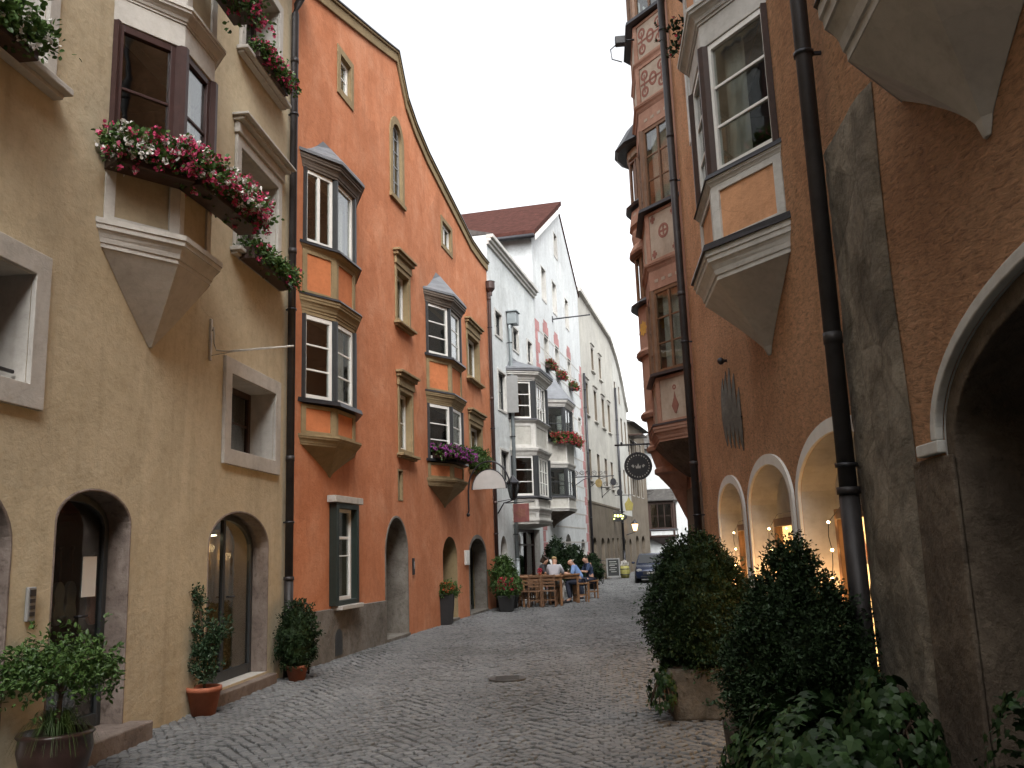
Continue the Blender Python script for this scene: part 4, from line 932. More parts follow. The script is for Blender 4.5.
m=T.mb(); m.add(V,[(j*(nu+1)+i,j*(nu+1)+i+1,(j+1)*(nu+1)+i+1,(j+1)*(nu+1)+i) for j in range(nv) for i in range(nu)],True); m.build('stone_pilaster','rubble_stone',T.root)
T.pipe(.14,.0,12.5,.062,.13,mat='pipe_metal',boot=1.9)
T.pipe(9.72,.0,13.5,.066,.13,mat='pipe_metal',boot=1.6)
T.wall([(-36,-.1),(-36,13.2),(9.86,13.2),(9.86,-.1)],'terracotta_plaster','white_trim')
m=T.mb(); m.loft([[(-36,.5,13.2),(9.86,.5,13.2),(9.86,-7,13.2),(-36,-7,13.2)],[(-36,-3.4,15.5),(9.86,-3.4,15.5),(9.86,-3.5,15.5),(-36,-3.5,15.5)]]); m.build('roof','roof_red',T.root)
# wrought iron ornament over the niches
e=T.place('iron_wall_ornament',5.75,.0,2.72,'dark iron ornament of tall pointed blades above the lit arches','ornament')
sg=T.sg
for k,(ds,h_,z0) in enumerate(((-.70,.80,.0),(-.38,.98,.06),(-.05,1.08,.10),(.28,1.06,.14),(.60,.96,.20))):
    m=MB(); n=9; rings=[]
    for i in range(n):
        t=i/(n-1); w=.036*math.sin(math.pi*min(.98,max(.02,t**.8)))+.004; dp=.045*math.sin(math.pi*t)**.7+.004
        rings.append([(ds-w,.012,z0+h_*t),(ds,.012+dp,z0+h_*t),(ds+w,.012,z0+h_*t),(ds,.004,z0+h_*t)])
    m.loft(rings); m.build('blade','iron_grey',e)
m=MB(); m.ball((.15,.08,1.32),.05,8); m.tube([(.15,.0,1.32),(.15,.1,1.32)],.02,6); m.tube([(-.75,.012,.42),(.65,.012,.60)],.010,6); m.build('rod','dark_metal',e)
# trailing plant on upper bay sill
e=T.place('hanging_plant',3.95,.42,7.72,'thin trailing plant with red tips on the far side of upper bay','plant')
b0=RN.normal(size=(26,3))*np.array([.12,.06,.05])+np.array([.05,.05,0]); dd=np.tile(np.array([.1,.3,-.3]),(26,1))+RN.normal(size=(26,3))*.5; dd[:,1]=np.abs(dd[:,1]); dd/=np.linalg.norm(dd,axis=1)[:,None]
p,nr,dr=sprigs(b0,dd,.3,10); leaves_mesh('foliage',p,nr,dr,.055,'leaf_box',e,.7); pp=p[::14]; leaves_mesh('blossoms',pp,rvec(len(pp)),rvec(len(pp)),.04,'petal_red',e,.9)
m=MB(); m.lathe([(.08,-.1),(.11,.02)],(.05,.05,0),12); m.build('pot','terracotta',e)

# ------------------------------------------------------------------ RIGHT: PAINTED CORNER HOUSE
Z=House('town_house',T.world(9.90,0,0)[:2],AR,'R','dark red painted corner house with fresco bay and round turret')
fb=dict(fmat='brown_wood',fw=.07,nz=3,th=.06,post=.11,pm='brown_wood',nxs=(2,2,2))
Z.oriel(1.75,1.42,.62,.60,2.9,3.55,[('mould',3.55,3.85,.0,.12),('slab',3.85,3.89,.14),('apron',3.89,4.80,.10),('slab',4.82,4.88,.12),('win',4.88,6.55,dict(fb,curs=([(0,1)],None,None))),('head',6.55,6.95),('mould',6.95,7.10,0,.08),('apron',7.10,8.15,.10),('slab',8.17,8.24,.14),
  ('win',8.24,9.95,dict(fb,curs=([(0,1)],None,None))),('head',9.95,10.35),('mould',10.35,10.5,0,.08),('apron',10.5,11.35,.10),('mould',11.35,11.45,0,.05),('apron',11.45,12.3,.10),('slab',12.32,12.4,.16),('win',12.4,14.0,dict(fb)),('head',14.0,14.3),('roof',14.3,15.4,.2,'zinc')],trim='fresco_plaster',panel='fresco_pale',curve=.8,coneMat='dark_stone')
# frescoes on the near oblique faces of the bay
q=Z.ring(1.75,1.42,.62,.60,0); p0,p1=q[0][:2],q[1][:2]; lf=math.hypot(p1[0]-p0[0],p1[1]-p0[1])
def face_xf(p0,p1,h):
    l=math.hypot(p1[0]-p0[0],p1[1]-p0[1]); u=((p1[0]-p0[0])/l,(p1[1]-p0[1])/l); n=(-u[1],u[0])
    return lambda v: h.xf((p0[0]+u[0]*v[0]+n[0]*v[1], p0[1]+u[1]*v[0]+n[1]*v[1], v[2]))
def fresco(z0,z1,kind,mat='fresco_red'):
    m=MB(face_xf(p0,p1,Z)); c=lf/2; zc=(z0+z1)/2; k=(z1-z0)
    def rg(cx,cz,r0,r1,sx=1):
        n=22; m.band([(cx+sx*r1*math.cos(t),cz+r1*math.sin(t)) for t in np.linspace(0,2*math.pi,n)[:-1]],[(cx+sx*r0*math.cos(t),cz+r0*math.sin(t)) for t in np.linspace(0,2*math.pi,n)[:-1]],-.010,-.004,True)
    if kind=='medal':
        rg(c,zc+.05,.10,.15); m.box(c-.10,c+.10,-.010,-.003,zc+.03,zc+.07); m.box(c-.02,c+.02,-.0101,-.0025,zc-.04,zc+.14)
        for dx in (-.3,.3):
            for dz in (-.36,.36):
                m.box(c+dx-.07,c+dx+.07,-.010,-.004,zc+dz-.03,zc+dz+.03); m.box(c+dx-.03,c+dx+.03,-.0101,-.0035,zc+dz-.08,zc+dz+.08)
    elif kind=='scroll':
        rg(c,zc,.09,.15,.8); 
        for sx in (-1,1):
            for sz in (-1,1): rg(c+sx*.26,zc+sz*.18,.06,.11,1); 
        m.box(c-.38,c+.38,-.010,-.004,zc-.02,zc+.02)
    elif kind=='vase':
        m.exto([(c-.02,zc-.3),(c-.10,zc-.15),(c-.03,zc),(c,zc+.12),(c+.03,zc),(c+.10,zc-.15),(c+.02,zc-.3)],-.010,-.004); rg(c,zc+.2,.02,.05)
    if kind=='scroll':
        for sx in (-1,1): m.box(c+sx*.26-.015,c+sx*.26+.015,-.0098,-.0042,zc-.2,zc+.2)
    m.build('fresco',mat,Z.root)
fresco(7.10,8.15,'medal'); fresco(10.5,11.35,'scroll'); fresco(11.45,12.3,'scroll'); fresco(3.89,4.80,'vase')
m=MB(face_xf(p0,p1,Z))
for z in (6.72,10.12):
    for k in range(4): m.box(.14+k*.2,.24+k*.2,.001,.006,z-.03,z+.03)
m.build('fresco','fresco_pale',Z.root)
Z.wall([(0,-.1),(0,14.4),(3.0,14.4),(3.0,-.1)],'fresco_plaster','grey_trim',back=7)
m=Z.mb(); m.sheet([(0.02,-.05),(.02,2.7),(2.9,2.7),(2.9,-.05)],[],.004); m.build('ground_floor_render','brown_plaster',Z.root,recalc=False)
m=Z.mb(); m.loft([[(0,.5,14.4),(3.2,.5,14.4),(3.2,-7,14.4),(0,-7,14.4)],[(0,-3.4,16.5),(1.5,-3.4,16.5),(1.5,-3.5,16.5),(0,-3.5,16.5)]]); m.build('roof','roof_red',Z.root)
# turret at the corner (octagonal, storeys with hooded windows)
cs,co=3.05,-.12
RT=.98
def octr(r,z,n=16): return [(cs+r*math.cos(2*math.pi*(i+.5)/n),co+r*math.sin(2*math.pi*(i+.5)/n),z) for i in range(n)]
m=Z.mb(); mats=['fresco_plaster','fresco_pale','dark_metal','brown_wood']
def lp(prof,mi,n=16): m.mi=mi; m.loft([octr(r,z,n) for r,z in prof])
lp([(.06,2.0),(.16,2.2),(.40,2.75),(.66,3.05)],0); lp([(.66,3.05),(.74,3.10),(.74,3.18),(.70,3.22),(.80,3.55)],0); lp([(.86,3.56),(.88,3.64),(.84,3.68)],0); lp([(.80,3.68),(.84,4.25)],0); lp([(.93,4.26),(.97,4.34),(.92,4.40)],0)
lp([(.86,4.40),(.86,5.6)],0); lp([(.94,5.60),(.98,5.68),(.90,5.76)],0); lp([(.88,5.76),(.88,6.7)],0); lp([(1.02,6.70),(1.04,6.74),(.90,6.84)],2)
lp([(.80,6.84),(.80,7.9)],3); lp([(.98,7.9),(1.0,7.95),(.92,8.1),(.88,8.15)],0); lp([(.88,8.15),(.92,8.4),(.88,8.5)],0); lp([(.88,8.5),(.96,8.55),(.90,8.9)],0); lp([(1.0,8.95),(1.02,9.0),(.9,9.1)],2)
lp([(.80,9.1),(.80,10.15)],3); lp([(.90,10.15),(.92,10.3)],1); lp([(1.12,10.32),(1.20,10.36),(1.16,10.42)],2); lp([(1.16,10.42),(.9,10.85),(.5,11.3),(.06,11.8)],2)
tur=m.build('turret',mats,Z.root)
for z0,z1 in ((6.84,7.9),(9.1,10.15)):
    for i in range(8):
        t0=2*math.pi*(i+.02)/8; t1=2*math.pi*(i+.98)/8
        a0=(cs+.88*math.cos(t1),co+.88*math.sin(t1)); a1=(cs+.88*math.cos(t0),co+.88*math.sin(t0))
        if math.sin((t0+t1)/2)<-.75: continue
        l=math.hypot(a1[0]-a0[0],a1[1]-a0[1]); mm=Z.mb()
        for (u0,u1,v0,v1) in ((0,.07,z0,z1),(l-.07,l,z0,z1),(.07,l-.07,z0,z0+.07),(.07,l-.07,z1-.07,z1),(l/2-.025,l/2+.025,z0+.07,z1-.07)): mm.obox(a0,a1,u0,u1,-.05,.0,v0,v1)
        w=mm.build('turret_window','brown_wood',tur)
def disc(i,r,z,rad,mat,name):
    t=2*math.pi*i/16; ux,uy=-math.sin(t),math.cos(t); nx,ny=math.cos(t),math.sin(t)
    m=MB(lambda v:Z.xf((cs+nx*(r+v[1])+ux*v[0],co+ny*(r+v[1])+uy*v[0],z+v[2])))
    m.exto([(rad*(1+.18*math.cos(8*q))*math.cos(q),rad*(1+.18*math.cos(8*q))*math.sin(q)) for q in np.linspace(0,2*math.pi,33)[:-1]],-.02,.006); m.build(name,mat,tur)
for i in (1,3,5,7,9,11,13): disc(i,.865,6.2,.15,'fresco_gold','painted_sun')
for z,r in ((3.95,.80),(8.72,.90),(5.0,.845)):
    for i in range(1,15,2): disc(i+(z==5.0),r,z,.10,'fresco_pale','painted_rosette')
e=Z.place('floodlight',.95,.78,11.95,'dark floodlight with a dangling cable on the fresco bay edge','lamp'); sg=1
m=MB(); m.box(-.08,.08,0,.22,-.12,.06); m.build('housing','black_plastic',e,bevel=.02); m=MB(); m.tube([(0,.2,-.1),(0,.32,-.2),(0,.3,-.42),(0,.1,-.5)],.012,6); m.tube([(0,-.18,-.02),(0,.02,-.02)],.02,6); m.build('cable','black_plastic',e)
# round guild sign on an arm from the turret
e=Z.place('hanging_sign',3.3,.42,3.72,'round dark sign with pale crowned emblem on an iron arm','sign')
m=MB(); m.tube([(0,-.1,.05),(0,1.0,.05)],.02,6)
for c in (.3,.7): m.tube([(0,c,.05),(0,c,-.10)],.012,5)
for c in (.1,.6,.85): m.ball((0,c,.09),.03,6)
m.build('bracket','dark_metal',e)
cx=lambda q:(q[1],q[0],q[2])
m=MB(cx); m.exto([(.52+.28*math.cos(t),-.42+.28*math.sin(t)) for t in np.linspace(0,2*math.pi,33)[:-1]],-.02,.02); m.build('sign_board','black_plastic',e)
m=MB(cx); cc=lambda r:[(.52+r*math.cos(t),-.42+r*math.sin(t)) for t in np.linspace(0,2*math.pi,33)[:-1]]
m.band(cc(.30),cc(.275),-.03,.03,True); m.band(cc(.195),cc(.187),-.026,-.0205,True); m.build('sign_rim','dark_metal',e)
m=MB(cx)
for k in range(26):
    t=2*math.pi*k/26; x,z=.52+.235*math.cos(t),-.42+.235*math.sin(t); m.box(x-.011,x+.011,-.026,-.0205,z-.015,z+.015)
m.exto([(.52-.05,-.47),(.52-.06,-.40),(.52-.03,-.43),(.52,-.36),(.52+.03,-.43),(.52+.06,-.40),(.52+.05,-.47)],-.026,-.0205)
for sx in (-1,1): m.exto([(.52+sx*.10,-.46),(.52+sx*.15,-.41),(.52+sx*.11,-.38),(.52+sx*.08,-.42)],-.026,-.0205)
m.build('emblem','emblem_pale',e)

# ------------------------------------------------------------------ STREET THINGS
# far signs and lamp
e=empty('lit_sign',(5.72,50.9,3.25),R(-5),'glowing yellow green oval sign over the far shops','sign')
m=MB(); m.exto([(.52*math.cos(t),.24*math.sin(t)) for t in np.linspace(0,2*math.pi,25)[:-1]],-.08,.08); m.build('sign_board','black_plastic',e,bevel=.02)
m=MB()
for x,w,z,hh in ((-.30,.12,.06,.10),(-.14,.12,.09,.13),(.02,.14,.08,.14),(.18,.12,.07,.12),(.31,.08,.05,.1),(-.2,.1,-.09,.06),(.25,.1,-.08,.06)): m.box(x-w/2,x+w/2-.02,-.09,-.082,z-hh/2,z+hh/2)
m.build('lit_letters','sign_glow',e)
m=MB(); m.tube([(-1.3,0,.30),(0.4,0,.30)],.025,6); m.tube([(-.2,0,.3),(-.2,0,.2)],.015,5); m.build('arm','dark_metal',e)
e=empty('hanging_sign',(6.55,52.2,3.95),R(10),'small faded yellow sign hanging behind the glowing oval sign','sign')
m=MB(); m.exto([(-.2,-.3),(-.26,.1),(-.1,.28),(0,.5),(.12,.26),(.26,.1),(.18,-.3)],-.03,.03); m.build('sign_board','yellow_sign',e,bevel=.01); m=MB(); m.tube([(-1.9,0,.6),(.3,0,.6)],.02,6); m.tube([(0,0,.6),(0,0,.45)],.015,5); m.build('arm','dark_metal',e)
e=empty('wall_lamp',(7.35,56.2,2.55),0,'lit street lantern glowing warm near the street end','street lamp')
m=MB(); m.tube([(-1.1,.0,-.5),(-.6,0,-.25),(0,0,-.06)],.03,6); m.build('bracket','dark_metal',e)
m=MB(); m.lathe([(.10,0),(.20,.42)],(0,0,0),8); m.build('glass','lamp_glow',e); m=MB(); m.lathe([(.24,.42),(.24,.46),(.08,.62),(.03,.7)],(0,0,0),8); m.build('cap','dark_metal',e)
guild_sign(G,.9,5.0,'dark curling iron sign on the grey house',1.2,'dark_metal')
guild_sign(G,4.6,4.7,'smaller dark iron bracket sign farther along the grey house',1.0,'dark_metal')

def pot_round(name,loc,r,h_,mat,label,cat='potted plant'):
    e=empty(name,loc,0,label,cat); m=MB(); m.lathe([(r*.70,0),(r*.98,h_*.82),(r*1.06,h_*.83),(r*1.06,h_),(r*.93,h_),(r*.90,h_-.04)],(0,0,0),24); m.build('pot',mat,e)
    m=MB(); m.lathe([(r*.90,h_-.05),(r*.6,h_-.03),(.001,h_-.025)],(0,0,0),18); m.build('soil','soil',e); return e
# terracotta pot with tall shrub
e=pot_round('potted_shrub',(-3.40,9.92,0),.175,.29,'terracotta','tall thin shrub in terracotta pot left of the lit shop door')
m=MB(); m.tube([(0,0,.25),(.01,0,.6),(-.06,.02,1.0),(-.1,.03,1.25)],[.018,.014,.01,.006],6); m.tube([(.01,0,.5),(.1,-.04,.8),(.16,-.05,.95)],[.012,.008,.005],6); m.build('stem','bark',e)
base=[];dirs=[]
for pts,sp in ((((0,0,.32),(-.02,.0,.75)),.15),(((-.03,.0,.7),(-.12,.03,1.28)),.07),(((.05,-.02,.55),(.18,-.05,.92)),.09)):
    for i in range(150 if sp>.1 else 70):
        t=random.random(); b=np.array(pts[0])*(1-t)+np.array(pts[1])*t+RN.normal(size=3)*sp*.45*np.array([1,1,.5]); base.append(b); d=RN.normal(size=3)*.6+np.array([0,0,.8]); dirs.append(d/np.linalg.norm(d))
p,nr,dr=sprigs(np.array(base),np.array(dirs),.10,9); leaves_mesh('foliage',p,nr,dr,.042,'leaf_olive',e,.45)
# second pot with bushy cone, beyond
e=pot_round('potted_shrub',(-3.0,12.35,0),.145,.20,'terracotta','small red pot with bushy evergreen beside the drainpipe')
prof_bush('foliage',[(.10,.18),(.2,.35),(.21,.6),(.15,.85),(.04,1.0)],500,9,.04,'leaf_box',e,.1,.09)
# folded black display stand behind it
e=empty('display_stand',(-3.08,12.95,0),R(30),'black folding display stand with curled iron top by the plinth','stand')
m=MB(); m.box(-.10,.10,-.02,.02,.05,.80); m.build('panel','black_plastic',e,bevel=.006)
m=MB()
for x in (-.10,.10):
    m.tube([(x,0,0),(x,0,.85)],.014,6)
for x in (-.05,.05): m.tube([(x+.05*math.cos(t),0,.85+.12*math.sin(t)) for t in np.linspace(0,math.pi,9)],.01,6)
m.tube([(-.10,.0,.02),(-.10,.2,.0)],.012,6); m.tube([(.10,.0,.02),(.10,.2,.0)],.012,6); m.build('frame','dark_metal',e)
# big dark bowl with small tree (left foreground)
e=empty('potted_tree',(-3.45,6.90,0),0,'small spreading green tree with grass in dark bowl at lower left','potted tree')
m=MB(); m.lathe([(.15,0),(.22,.12),(.26,.28),(.25,.37),(.27,.39),(.26,.41),(.23,.41),(.22,.36)],(0,0,0),28); m.build('bowl','bowl_glaze',e); m=MB(); m.lathe([(.22,.36),(.1,.38),(.001,.38)],(0,0,0),16); m.build('soil','soil',e)
m=MB(); m.tube([(0,0,.3),(.01,0,.5),(.02,.01,.75),(.0,0,.9)],[.022,.018,.015,.01],7)
br=[]
for k in range(9):
    a=k*2.4; l=.22+.2*random.random(); tip=(l*math.cos(a),l*math.sin(a),.82+.15*random.random()); m.tube([(.015,0,.62+.02*k),(tip[0]*.5,tip[1]*.5,tip[2]-.03),tip],[.009,.006,.003],5); br.append(tip)
m.build('trunk','bark',e)
n=520; a=RN.uniform(0,2*np.pi,n); r=.37*np.sqrt(RN.uniform(0,1,n)); z=.90+.085*RN.normal(size=n)-.13*(r/.42)**2+ .05*np.sin(5*a)
base=np.stack([r*np.cos(a),r*np.sin(a),z],1); d=np.stack([np.cos(a)*r*2,np.sin(a)*r*2,RN.uniform(-.5,.5,n)],1)+RN.normal(size=(n,3))*.4; d/=np.linalg.norm(d,axis=1)[:,None]
p,nr,dr=sprigs(base,d,.10,8); leaves_mesh('foliage',p,nr,dr,.042,'leaf_mid',e,.55)
V=[];F=[]
for k in range(240):
    t=random.uniform(0,2*math.pi); l=random.uniform(.22,.36); u=random.uniform(.3,1.0); w=random.uniform(.0025,.0045); b=len(V)
    for q in range(6):
        f=q/5; r=.05+l*f*u; z=.38+.20*math.sin(f*2.5)*(1.25-.5*u)-.20*f*f*u; ww=w*(1-.85*f)
        for sgn in (-1,1): V.append((r*math.cos(t)-sgn*ww*math.sin(t),r*math.sin(t)+sgn*ww*math.cos(t),z))
    F+=[(b+2*q,b+2*q+1,b+2*q+3,b+2*q+2) for q in range(5)]
m=MB(); m.add(V,F); m.build('grass_tuft','leaf_grass',e,recalc=False)
# tall black planter with orange flowers
def planter_flower(loc,label,w,h_,petal,fh=.3,leaf='leaf_mid',mat='black_plastic',cat='planter'):
    e=empty('flower_planter',loc,0,label,cat); m=MB(); m.loft([[(x*w*.75,y*w*.75,0) for x,y in ((-1,-1),(1,-1),(1,1),(-1,1))],[(x*w,y*w,h_) for x,y in ((-1,-1),(1,-1),(1,1),(-1,1))]]); m.build('pot',mat,e,bevel=.012)
    o=prof_bush('foliage',[(w*.7,h_-.02),(w*1.25,h_+fh*.35),(w*1.0,h_+fh*.8),(.02,h_+fh)],220,8,.05,leaf,e,.12,.10)
    n=60; a=RN.uniform(0,2*np.pi,n); u=RN.uniform(0,1,n); c=np.stack([w*1.2*np.cos(a)*(1-.5*u),w*1.2*np.sin(a)*(1-.5*u),h_+fh*(.35+.75*u)],1)
    pp=(c[:,None]+rvec(n*8).reshape(n,8,3)*.03).reshape(-1,3); leaves_mesh('blossoms',pp,rvec(len(pp)),rvec(len(pp)),.045,petal,e,.9); return e
planter_flower((-1.70,20.9,0),'tall tapered black planter with orange flowers by the orange house',.21,.68,'petal_orange',.22)
planter_flower((-.35,24.6,0),'black planter with pink and red flowers at the white house corner',.24,.42,'petal_red',.42)
planter_flower((-.22,26.0,0),'pink flowering planter beside the stacked cafe chairs',.2,.35,'petal_pink',.5)
e=pot_round('potted_shrub',(-.42,25.4,0),.2,.35,'black_plastic','leafy green shrub in black pot against the white house'); prof_bush('foliage',[(.1,.33),(.27,.6),(.26,1.0),(.12,1.3),(.03,1.4)],400,8,.07,'leaf_mid',e,.12,.14)
for loc,hh,lab in (((1.30,30.9,0),1.9,'tall dark evergreen in a pot behind the cafe tables'),((2.0,32.9,0),1.7,'second dark evergreen beside the cafe arch'),((2.9,36.0,0),1.3,'low dark shrub in pot beyond the cafe')):
    e=pot_round('potted_shrub',loc,.22,.4,'black_plastic',lab); prof_bush('foliage',[(.12,.38),(.36,.7),(.38,hh*.55),(.22,hh*.85),(.03,hh)],420,8,.08,'leaf_box',e,.12,.15)

# boxwoods in stone trough + ivy bed on the right
e=empty('stone_planter',(1.80,8.92,0),R(-3),'weathered stone trough under the far clipped evergreen','planter')
m=MB(); m.loft([[(-.40,-.34,0),(.44,-.34,0),(.44,.34,0),(-.40,.34,0)],[(-.44,-.38,.40),(.48,-.38,.40),(.48,.38,.40),(-.44,.38,.40)],[(-.44,-.38,.47),(.48,-.38,.47),(.48,.38,.47),(-.44,.38,.47)]]); m.build('trough','planter_stone',e,bevel=.03)
m=MB(); m.box(-.38,.42,-.32,.32,.471,.485); m.build('soil','soil',e)
e=empty('boxwood_shrub',(1.74,8.92,0),0,'rounded dark clipped evergreen standing in the stone trough','shrub')
prof_bush('shoots',[(.30,.50),(.44,.62),(.49,.85),(.455,1.12),(.36,1.38),(.22,1.58),(.04,1.70)],170,7,.030,'leaf_olive',e,.05,.09,3,.3)
prof_bush('foliage',[(.28,.42),(.40,.60),(.45,.85),(.42,1.12),(.33,1.36),(.2,1.54),(.04,1.64)],2600,10,.034,'leaf_box',e,.06,.10,3,.05)
m=MB(); m.tube([(0,0,.40),(0,0,1.2)],.04,8); m.build('trunk','bark',e)
e=empty('boxwood_shrub',(1.87,6.25,0),0,'ragged pointed dark evergreen in front of the lit niches','shrub')
prof_bush('shoots',[(.34,.40),(.43,.55),(.44,.75),(.37,1.00),(.26,1.22),(.13,1.40),(.02,1.62)],190,7,.028,'leaf_olive',e,.07,.11,5,.5)
prof_bush('foliage',[(.32,.30),(.40,.50),(.41,.75),(.345,1.00),(.235,1.20),(.115,1.36),(.02,1.56)],3600,10,.030,'leaf_box',e,.10,.12,5,.09)
m=MB(); m.tube([(0,0,.25),(0,0,1.2)],.04,8); m.build('trunk','bark',e)
e=empty('stone_planter',(1.84,6.0,0),R(-3),'low stone trough buried in ivy on the right','planter')
m=MB(); m.loft([[(-.42,-.95,0),(.44,-.95,0),(.44,.75,0),(-.42,.75,0)],[(-.45,-.98,.36),(.48,-.98,.36),(.48,.78,.36),(-.45,.78,.36)]]); m.build('trough','planter_stone',e,bevel=.03); m=MB(); m.box(-.40,.42,-.92,.72,.361,.375); m.build('soil','soil',e)
# ivy
def ivy_mesh(name,pts,nrm,size,mat,parent):
    n=len(pts); out=np.array([(0,-.15),(.22,-.38),(.52,-.30),(.42,-.02),(.62,.22),(.30,.30),(.0,.78),(-.30,.30),(-.62,.22),(-.42,-.02),(-.52,-.30),(-.22,-.38)])
    k=len(out); up=nrm/np.linalg.norm(nrm,axis=1)[:,None]; down=np.array([0,0,-1.])+RN.normal(size=(n,3))*.45
    d=down-up*(down*up).sum(1)[:,None]; d/=np.linalg.norm(d,axis=1)[:,None]; sd=np.cross(d,up); sz=size*RN.uniform(.55,1.25,n)
    v=pts[:,None]+(sd[:,None]*out[None,:,0:1]+d[:,None]*out[None,:,1:2])*sz[:,None,None]-up[:,None]*(np.abs(out[None,:,0:1])*.35+np.clip(out[None,:,1:2],0,1)*.3)*sz[:,None,None]
    c=pts[:,None]; V=np.concatenate([v,c],1).reshape(-1,3)
    F=(np.array([(i,(i+1)%k,k) for i in range(k)])[None]+(k+1)*np.arange(n)[:,None,None]).reshape(-1,3)
    me=bpy.data.meshes.new(name); me.from_pydata(V.tolist(),[],F.tolist()); me.materials.append(M(mat)); o=bpy.data.objects.new(name,me); COL.objects.link(o); o.parent=parent; return o
def ivy(loc,hx,hy,top,nn,label,size=.075,seed=2):
    e=empty('ivy_plant',loc,0,label,'ivy')
    a=RN.uniform(0,2*np.pi,nn); u=RN.uniform(0,1,nn)
    r=1+.13*np.sin(3*a+seed)+.08*np.sin(7*a+seed)+.06*RN.normal(size=nn)
    th=np.arccos(1-u*1.0)
    x=hx*r*np.sin(th)**.6*np.cos(a); y=hy*r*np.sin(th)**.6*np.sin(a); z=top*(.10+.90*np.cos(th)**.8)*(1+.10*np.sin(x*6+seed)+.10*np.sin(y*5)+.06*RN.normal(size=nn))
    P=np.stack([x,y,z],1); nr=np.stack([x/hx**2*.3,y/hy**2*.3,.45*z/top+.1],1); nr/=np.linalg.norm(nr,axis=1)[:,None]; nr+=RN.normal(size=(nn,3))*.35
    ivy_mesh('foliage',P,nr,size,'leaf_ivy',e)
    m=MB(); rng=np.random.default_rng(seed)
    for k in range(14):
        t=2*math.pi*k/14; m.tube([(0,0,top*.3),(hx*.5*math.cos(t),hy*.5*math.sin(t),top*.65),(hx*.9*math.cos(t),hy*.9*math.sin(t),top*.25)],.007,5)
    m.build('stems','bark',e); return e
ivy((1.62,5.10,0),.48,.66,.60,2300,'broad mound of glossy ivy at the foot of the stone pilaster')
ivy((1.86,4.78,.35),.22,.24,.52,420,'taller light green ivy clump against the stone pilaster',.07,4)
ivy((1.42,5.72,0),.22,.30,.46,400,'dark ivy trailing over the trough corner beside the cobbles',.06,5)
ivy((1.30,8.60,.10),.13,.26,.38,150,'thin ivy trailing from the far stone trough corner',.055,6)
ivy((2.02,3.55,0),.18,.55,.85,420,'small leaved climber at the lower right edge by the pier',.045,7)

# unseen house added behind the viewer to block low sky and darken the foreground
V2=House('town_house',(-9,-15),95,'R','unseen plain grey house added behind the viewpoint to block sky light')
for k in range(5):
    for z in (1.0,4.2,7.4): V2.rwin(2+k*3.2,3.1+k*3.2,z,z+1.5,dep=.15,fmat='white_paint')
V2.wall([(0,-.1),(0,12.5),(18,12.5),(18,-.1)],'pale_plaster','grey_trim',back=8)
m=V2.mb(); m.loft([[(0,.4,12.5),(18,.4,12.5),(18,-8,12.5),(0,-8,12.5)],[(0,-3.8,15),(18,-3.8,15),(18,-3.9,15),(0,-3.9,15)]]); m.build('roof','roof_red',V2.root)

# ------------------------------------------------------------------ CAFE
def legs4(e,w,d,h_,r,mat,name='leg'):
    for sx in (-1,1):
        for sy in (-1,1):
            m=MB(); m.box(sx*w-r,sx*w+r,sy*d-r,sy*d+r,0,h_); m.build(name,mat,e,bevel=.004)
def table(loc,rz,label,w=.62,d=.38,h_=.86):
    e=empty('cafe_table',loc,rz,label,'table','wooden cafe tables'); m=MB(); m.box(-w,w,-d,d,h_-.05,h_); m.build('tabletop','table_wood',e,bevel=.008)
    legs4(e,w-.07,d-.07,h_-.051,.035,'table_wood'); m=MB()
    for s in (-1,1): m.box(-w+.105,w-.105,s*(d-.07)-.012,s*(d-.07)+.012,h_-.15,h_-.052); m.box(s*(w-.07)-.012,s*(w-.07)+.012,-d+.105,d-.105,h_-.15,h_-.052); m.box(s*(w-.07)-.015,s*(w-.07)+.015,-d+.105,d-.105,.18,.24)
    m.build('apron','table_wood',e); return e
def chair(loc,rz,label,sh=.46):
    e=empty('cafe_chair',loc,rz,label,'chair','wooden cafe chairs'); m=MB(); m.box(-.2,.2,-.2,.2,sh-.035,sh); m.build('seat','brown_wood',e,bevel=.006)
    legs4(e,.175,.175,sh-.036,.02,'brown_wood'); m=MB()
    for x in (-.17,.17): m.box(x-.018,x+.018,.165,.2,sh+.001,sh+.44)
    for k in range(4): m.box(-.15,.15,.175,.19,sh+.10+k*.09,sh+.15+k*.09)
    m.build('backrest','brown_wood',e); 
    for y in (-.175,.175):
        m=MB(); m.box(-.155,.155,y-.007,y+.007,.18,.21); m.build('stretcher','brown_wood',e)
    return e
def stool(loc,rz,label,sh=.58):
    e=empty('stool',loc,rz,label,'stool','wooden cafe stools'); m=MB(); m.box(-.19,.19,-.19,.19,sh-.05,sh); m.build('seat','table_wood',e,bevel=.008)
    legs4(e,.15,.15,sh-.051,.022,'table_wood'); 
    for y in (-.15,.15):
        m=MB(); m.box(-.127,.127,y-.01,y+.01,.2,.235); m.build('stretcher','table_wood',e)
    return e
table((.62,26.55,0),R(8),'wooden cafe table nearest the white house, empty'); table((1.18,27.7,0),R(8),'wooden cafe table where the people sit')
chair((.12,26.1,0),R(80),'slatted cafe chair at the left end of the empty table'); chair((.42,25.95,0),R(185),'slatted chair turned to the street, left one')
chair((.86,26.0,0),R(172),'slatted chair turned to the street, right one'); chair((.25,27.1,0),R(10),'slatted chair between empty table and house wall')
stool((1.90,27.62,0),R(10),'wooden stool under the man in light blue'); stool((1.05,27.0,0),R(5),'wooden stool under the blond woman')
